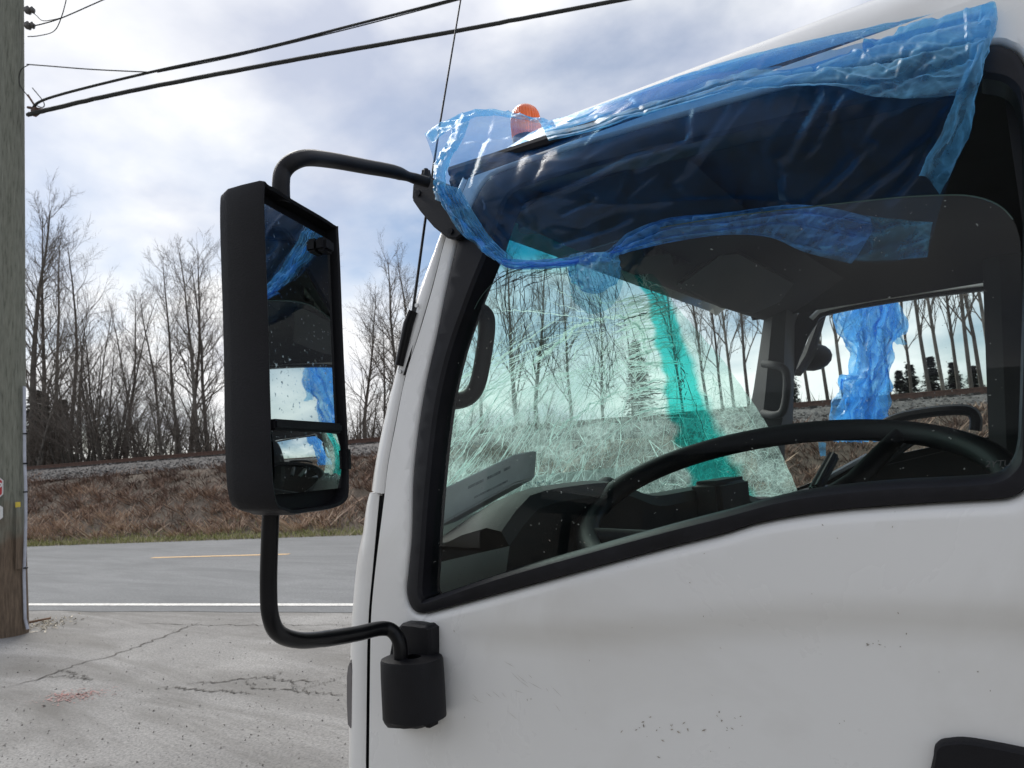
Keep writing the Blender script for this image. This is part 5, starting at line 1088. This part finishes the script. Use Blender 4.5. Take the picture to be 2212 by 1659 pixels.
topf = [[(1165, 262, .085), (1260, 238, .09), (1400, 190, .095), (1550, 138, .095), (1750, 86, .085), (1900, 55, .07), (2040, 24, .06), (2150, -6, .035)],
        [(1175, 280, .03), (1265, 258, .03), (1400, 205, .03), (1550, 160, .02), (1750, 118, .015), (1900, 98, -.01), (2040, 70, -.025), (2140, 50, -.03)],
        [(1180, 293, -.005), (1265, 276, -.01), (1400, 230, -.012), (1550, 188, -.015), (1750, 160, -.02), (1900, 145, -.035), (2030, 130, -.04), (2120, 110, -.04)],
        [(1185, 303, -.022), (1268, 284, -.025), (1405, 240, -.025), (1555, 205, -.03), (1755, 182, -.035), (1890, 208, -.045), (1960, 212, -.05), (2070, 205, -.05)]]
film('folded_top_edge', topf, M['film2'], FT, .0030, 9, 2, 34, 26, [(2, 8, 1.6, .005)], 1.0, TCR, (.45, 1, 1.2))
cornf = [[(918, 290, -.01), (960, 262, .0), (1030, 236, .03), (1110, 243, .06), (1200, 262, .08)], [(935, 310, -.03), (975, 280, -.02), (1035, 252, .02), (1110, 256, .05), (1200, 275, .06)]]
film('rolled_corner_hem', cornf, M['film2'], FT, .006, 30, 5, 14, 8)
tie = [[(985, 262, -.01), (1003, 252, -.01), (1018, 250, .0)], [(965, 310, -.04), (985, 305, -.05), (1000, 300, -.04)], [(940, 350, -.05), (958, 350, -.065), (972, 345, -.05)], [(938, 395, -.055), (950, 397, -.07), (962, 390, -.055)], [(938, 430, -.05), (952, 436, -.065), (966, 440, -.05)]]
film('twisted_corner', tie, M['film2'], FT, .006, 40, 6, 8, 10)
cf = [[(938, 395, -.055), (955, 398, -.065), (975, 402, -.06), (995, 408, -.055)], [(960, 452, -.06), (985, 462, -.07), (1008, 468, -.06), (1030, 470, -.055)], [(1000, 505, -.05), (1025, 520, -.06), (1048, 522, -.05), (1066, 520, -.045)], [(1050, 550, -.04), (1078, 566, -.05), (1098, 566, -.04), (1110, 560, -.04)]]
film('corner_folds', cf, M['film2'], FT, .006, 22, 8, 10, 12, [(14, 1, 2.0, .010)])
lowf = [[(1068, 552, -.03), (1110, 562, -.035), (1200, 560, -.03), (1300, 546, -.015), (1360, 500, .0), (1450, 470, .025), (1560, 460, .03), (1700, 442, .03), (1800, 450, .035), (1880, 470, .035)],
        [(1072, 561, -.04), (1112, 571, -.045), (1205, 570, -.04), (1300, 554, -.02), (1370, 520, .0), (1455, 495, .028), (1560, 488, .035), (1700, 475, .035), (1800, 490, .04), (1880, 505, .04)],
        [(1078, 570, -.03), (1115, 581, -.035), (1205, 578, -.03), (1300, 560, -.01), (1375, 540, .005), (1458, 522, .035), (1560, 508, .04), (1660, 512, .045), (1740, 545, .05), (1840, 570, .055)]]
film('bunched_lower_hem', lowf, M['film3'], FT, .0045, 14, 3, 28, 20, [(2, 5, 2.0, .006)], 1.0, LCR, (.5, 1, 1.2))
low2 = [[(1700, 446, .035), (1800, 455, .04), (1900, 470, .04), (2015, 480, .04)], [(1730, 490, .045), (1820, 500, .05), (1910, 510, .05), (2008, 520, .05)], [(1780, 545, .05), (1850, 562, .055), (1920, 562, .06), (2003, 556, .06)]]
film('lower_flap', low2, M['film2'], FT, .004, 12, 4, 30, 20, [(3, 4, 2.0, .005)], 1.0, LCR)
rf = [[(2120, 10, -.02), (2150, 2, -.02), (2156, 40, -.02)], [(2085, 150, -.035), (2110, 130, -.045), (2118, 165, -.03)], [(2040, 270, -.01), (2070, 265, -.03), (2088, 300, .0)], [(1985, 380, .015), (2005, 385, .0), (2030, 420, .03)]]
film('edge_fold', rf, M['film2'], FT, .005, 26, 9, 8, 12)
he = [[(1228, 552, -.01), (1260, 545, -.03), (1300, 545, -.035), (1338, 545, -.01)], [(1230, 590, -.01), (1262, 600, -.035), (1302, 605, -.04), (1340, 590, -.01)], [(1240, 612, -.01), (1268, 632, -.03), (1300, 632, -.035), (1330, 612, -.01)]]
film('hanging_tail_upper', he, M['film2'], FT, .008, 40, 11, 12, 12)
h2 = [[(1230, 570, .0), (1260, 575, -.02), (1300, 575, -.02), (1336, 570, .0)], [(1228, 610, .0), (1262, 620, -.018), (1304, 620, -.02), (1346, 605, .0)], [(1238, 645, .0), (1264, 650, -.015), (1304, 650, -.015), (1338, 635, .0)], [(1256, 668, .0), (1276, 678, -.01), (1304, 672, -.01), (1328, 655, .0)]]
film('hanging_tail_lower', h2, M['filmc'], FT, .006, 34, 12, 12, 12)
hl = [[(1430, 300, -.03), (1480, 270, -.035), (1486, 250, -.03)], [(1380, 335, -.028), (1420, 318, -.035), (1440, 305, -.028)], [(1200, 420, -.035), (1280, 375, -.042), (1330, 352, -.035)]]
# second bag, over the far mirror
BG = thing('plastic_bag', onY(1880, 920, 2.3), 'crumpled bright blue plastic hanging outside the passenger window', 'plastic bag')
def bagrow(y, l, r, n=9, k=0): return [(l+(r-l)*i/(n-1), y, 2.30-.06*math.sin(math.pi*i/(n-1))+.05*math.sin(i*2.1+k)) for i in range(n)]
outl = [(632, 1862, 1925), (655, 1815, 1945), (690, 1802, 1952), (725, 1812, 1940), (755, 1835, 1930), (800, 1832, 1926), (826, 1800, 1932), (850, 1810, 1928), (890, 1795, 1925), (925, 1790, 1930), (950, 1780, 1930)]
def ofilm(name, rows, m, parent, amp, sc, seed, nu=6, nv=6):
    G = crgrid([[onY(x, y, Y) for x, y, Y in r] for r in rows], nu, nv); V = []; nr, nc = len(G), len(G[0])
    for r in G:
        for p in r:
            a = 0; f = 1; am = 1
            for k in range(3): q = p*sc*f+Vector((seed, 0, 0)); q.z *= .45; dd_ = noise.voronoi(q+.3*noise.noise_vector(q*.7))[0]; a += am*(min(.5, dd_[1]-dd_[0])*2.2-.5); f *= 2.1; am *= .5
            V.append(p+Vector((amp*.5*noise.noise(p*sc*2), -amp*a, amp*.4*a)))
    return link(name, mesh(V, [(j*nc+i, j*nc+i+1, (j+1)*nc+i+1, (j+1)*nc+i) for j in range(nr-1) for i in range(nc-1)], name), m, parent, True)
ofilm('bag_front', [bagrow(y, l, r, 9, j) for j, (y, l, r) in enumerate(outl)], M['filmbag'], BG, .05, 9, 4)
ofilm('bag_back', [[(x, y, Y+.14) for x, y, Y in bagrow(y, l+12, r-12, 7, j+2)] for j, (y, l, r) in enumerate(outl)], M['filmbag'], BG, .04, 8, 9)
ofilm('loose_strip', [[(1910, 650, 2.28), (1940, 655, 2.28)], [(1922, 700, 2.28), (1948, 705, 2.28)], [(1928, 735, 2.28), (1958, 745, 2.28)]], M['film2'], BG, .03, 14, 2)
ofilm('torn_end', [[(1768, 955, 2.2), (1785, 955, 2.2)], [(1770, 985, 2.2), (1784, 985, 2.2)]], M['filmbag'], BG, .01, 14, 2)
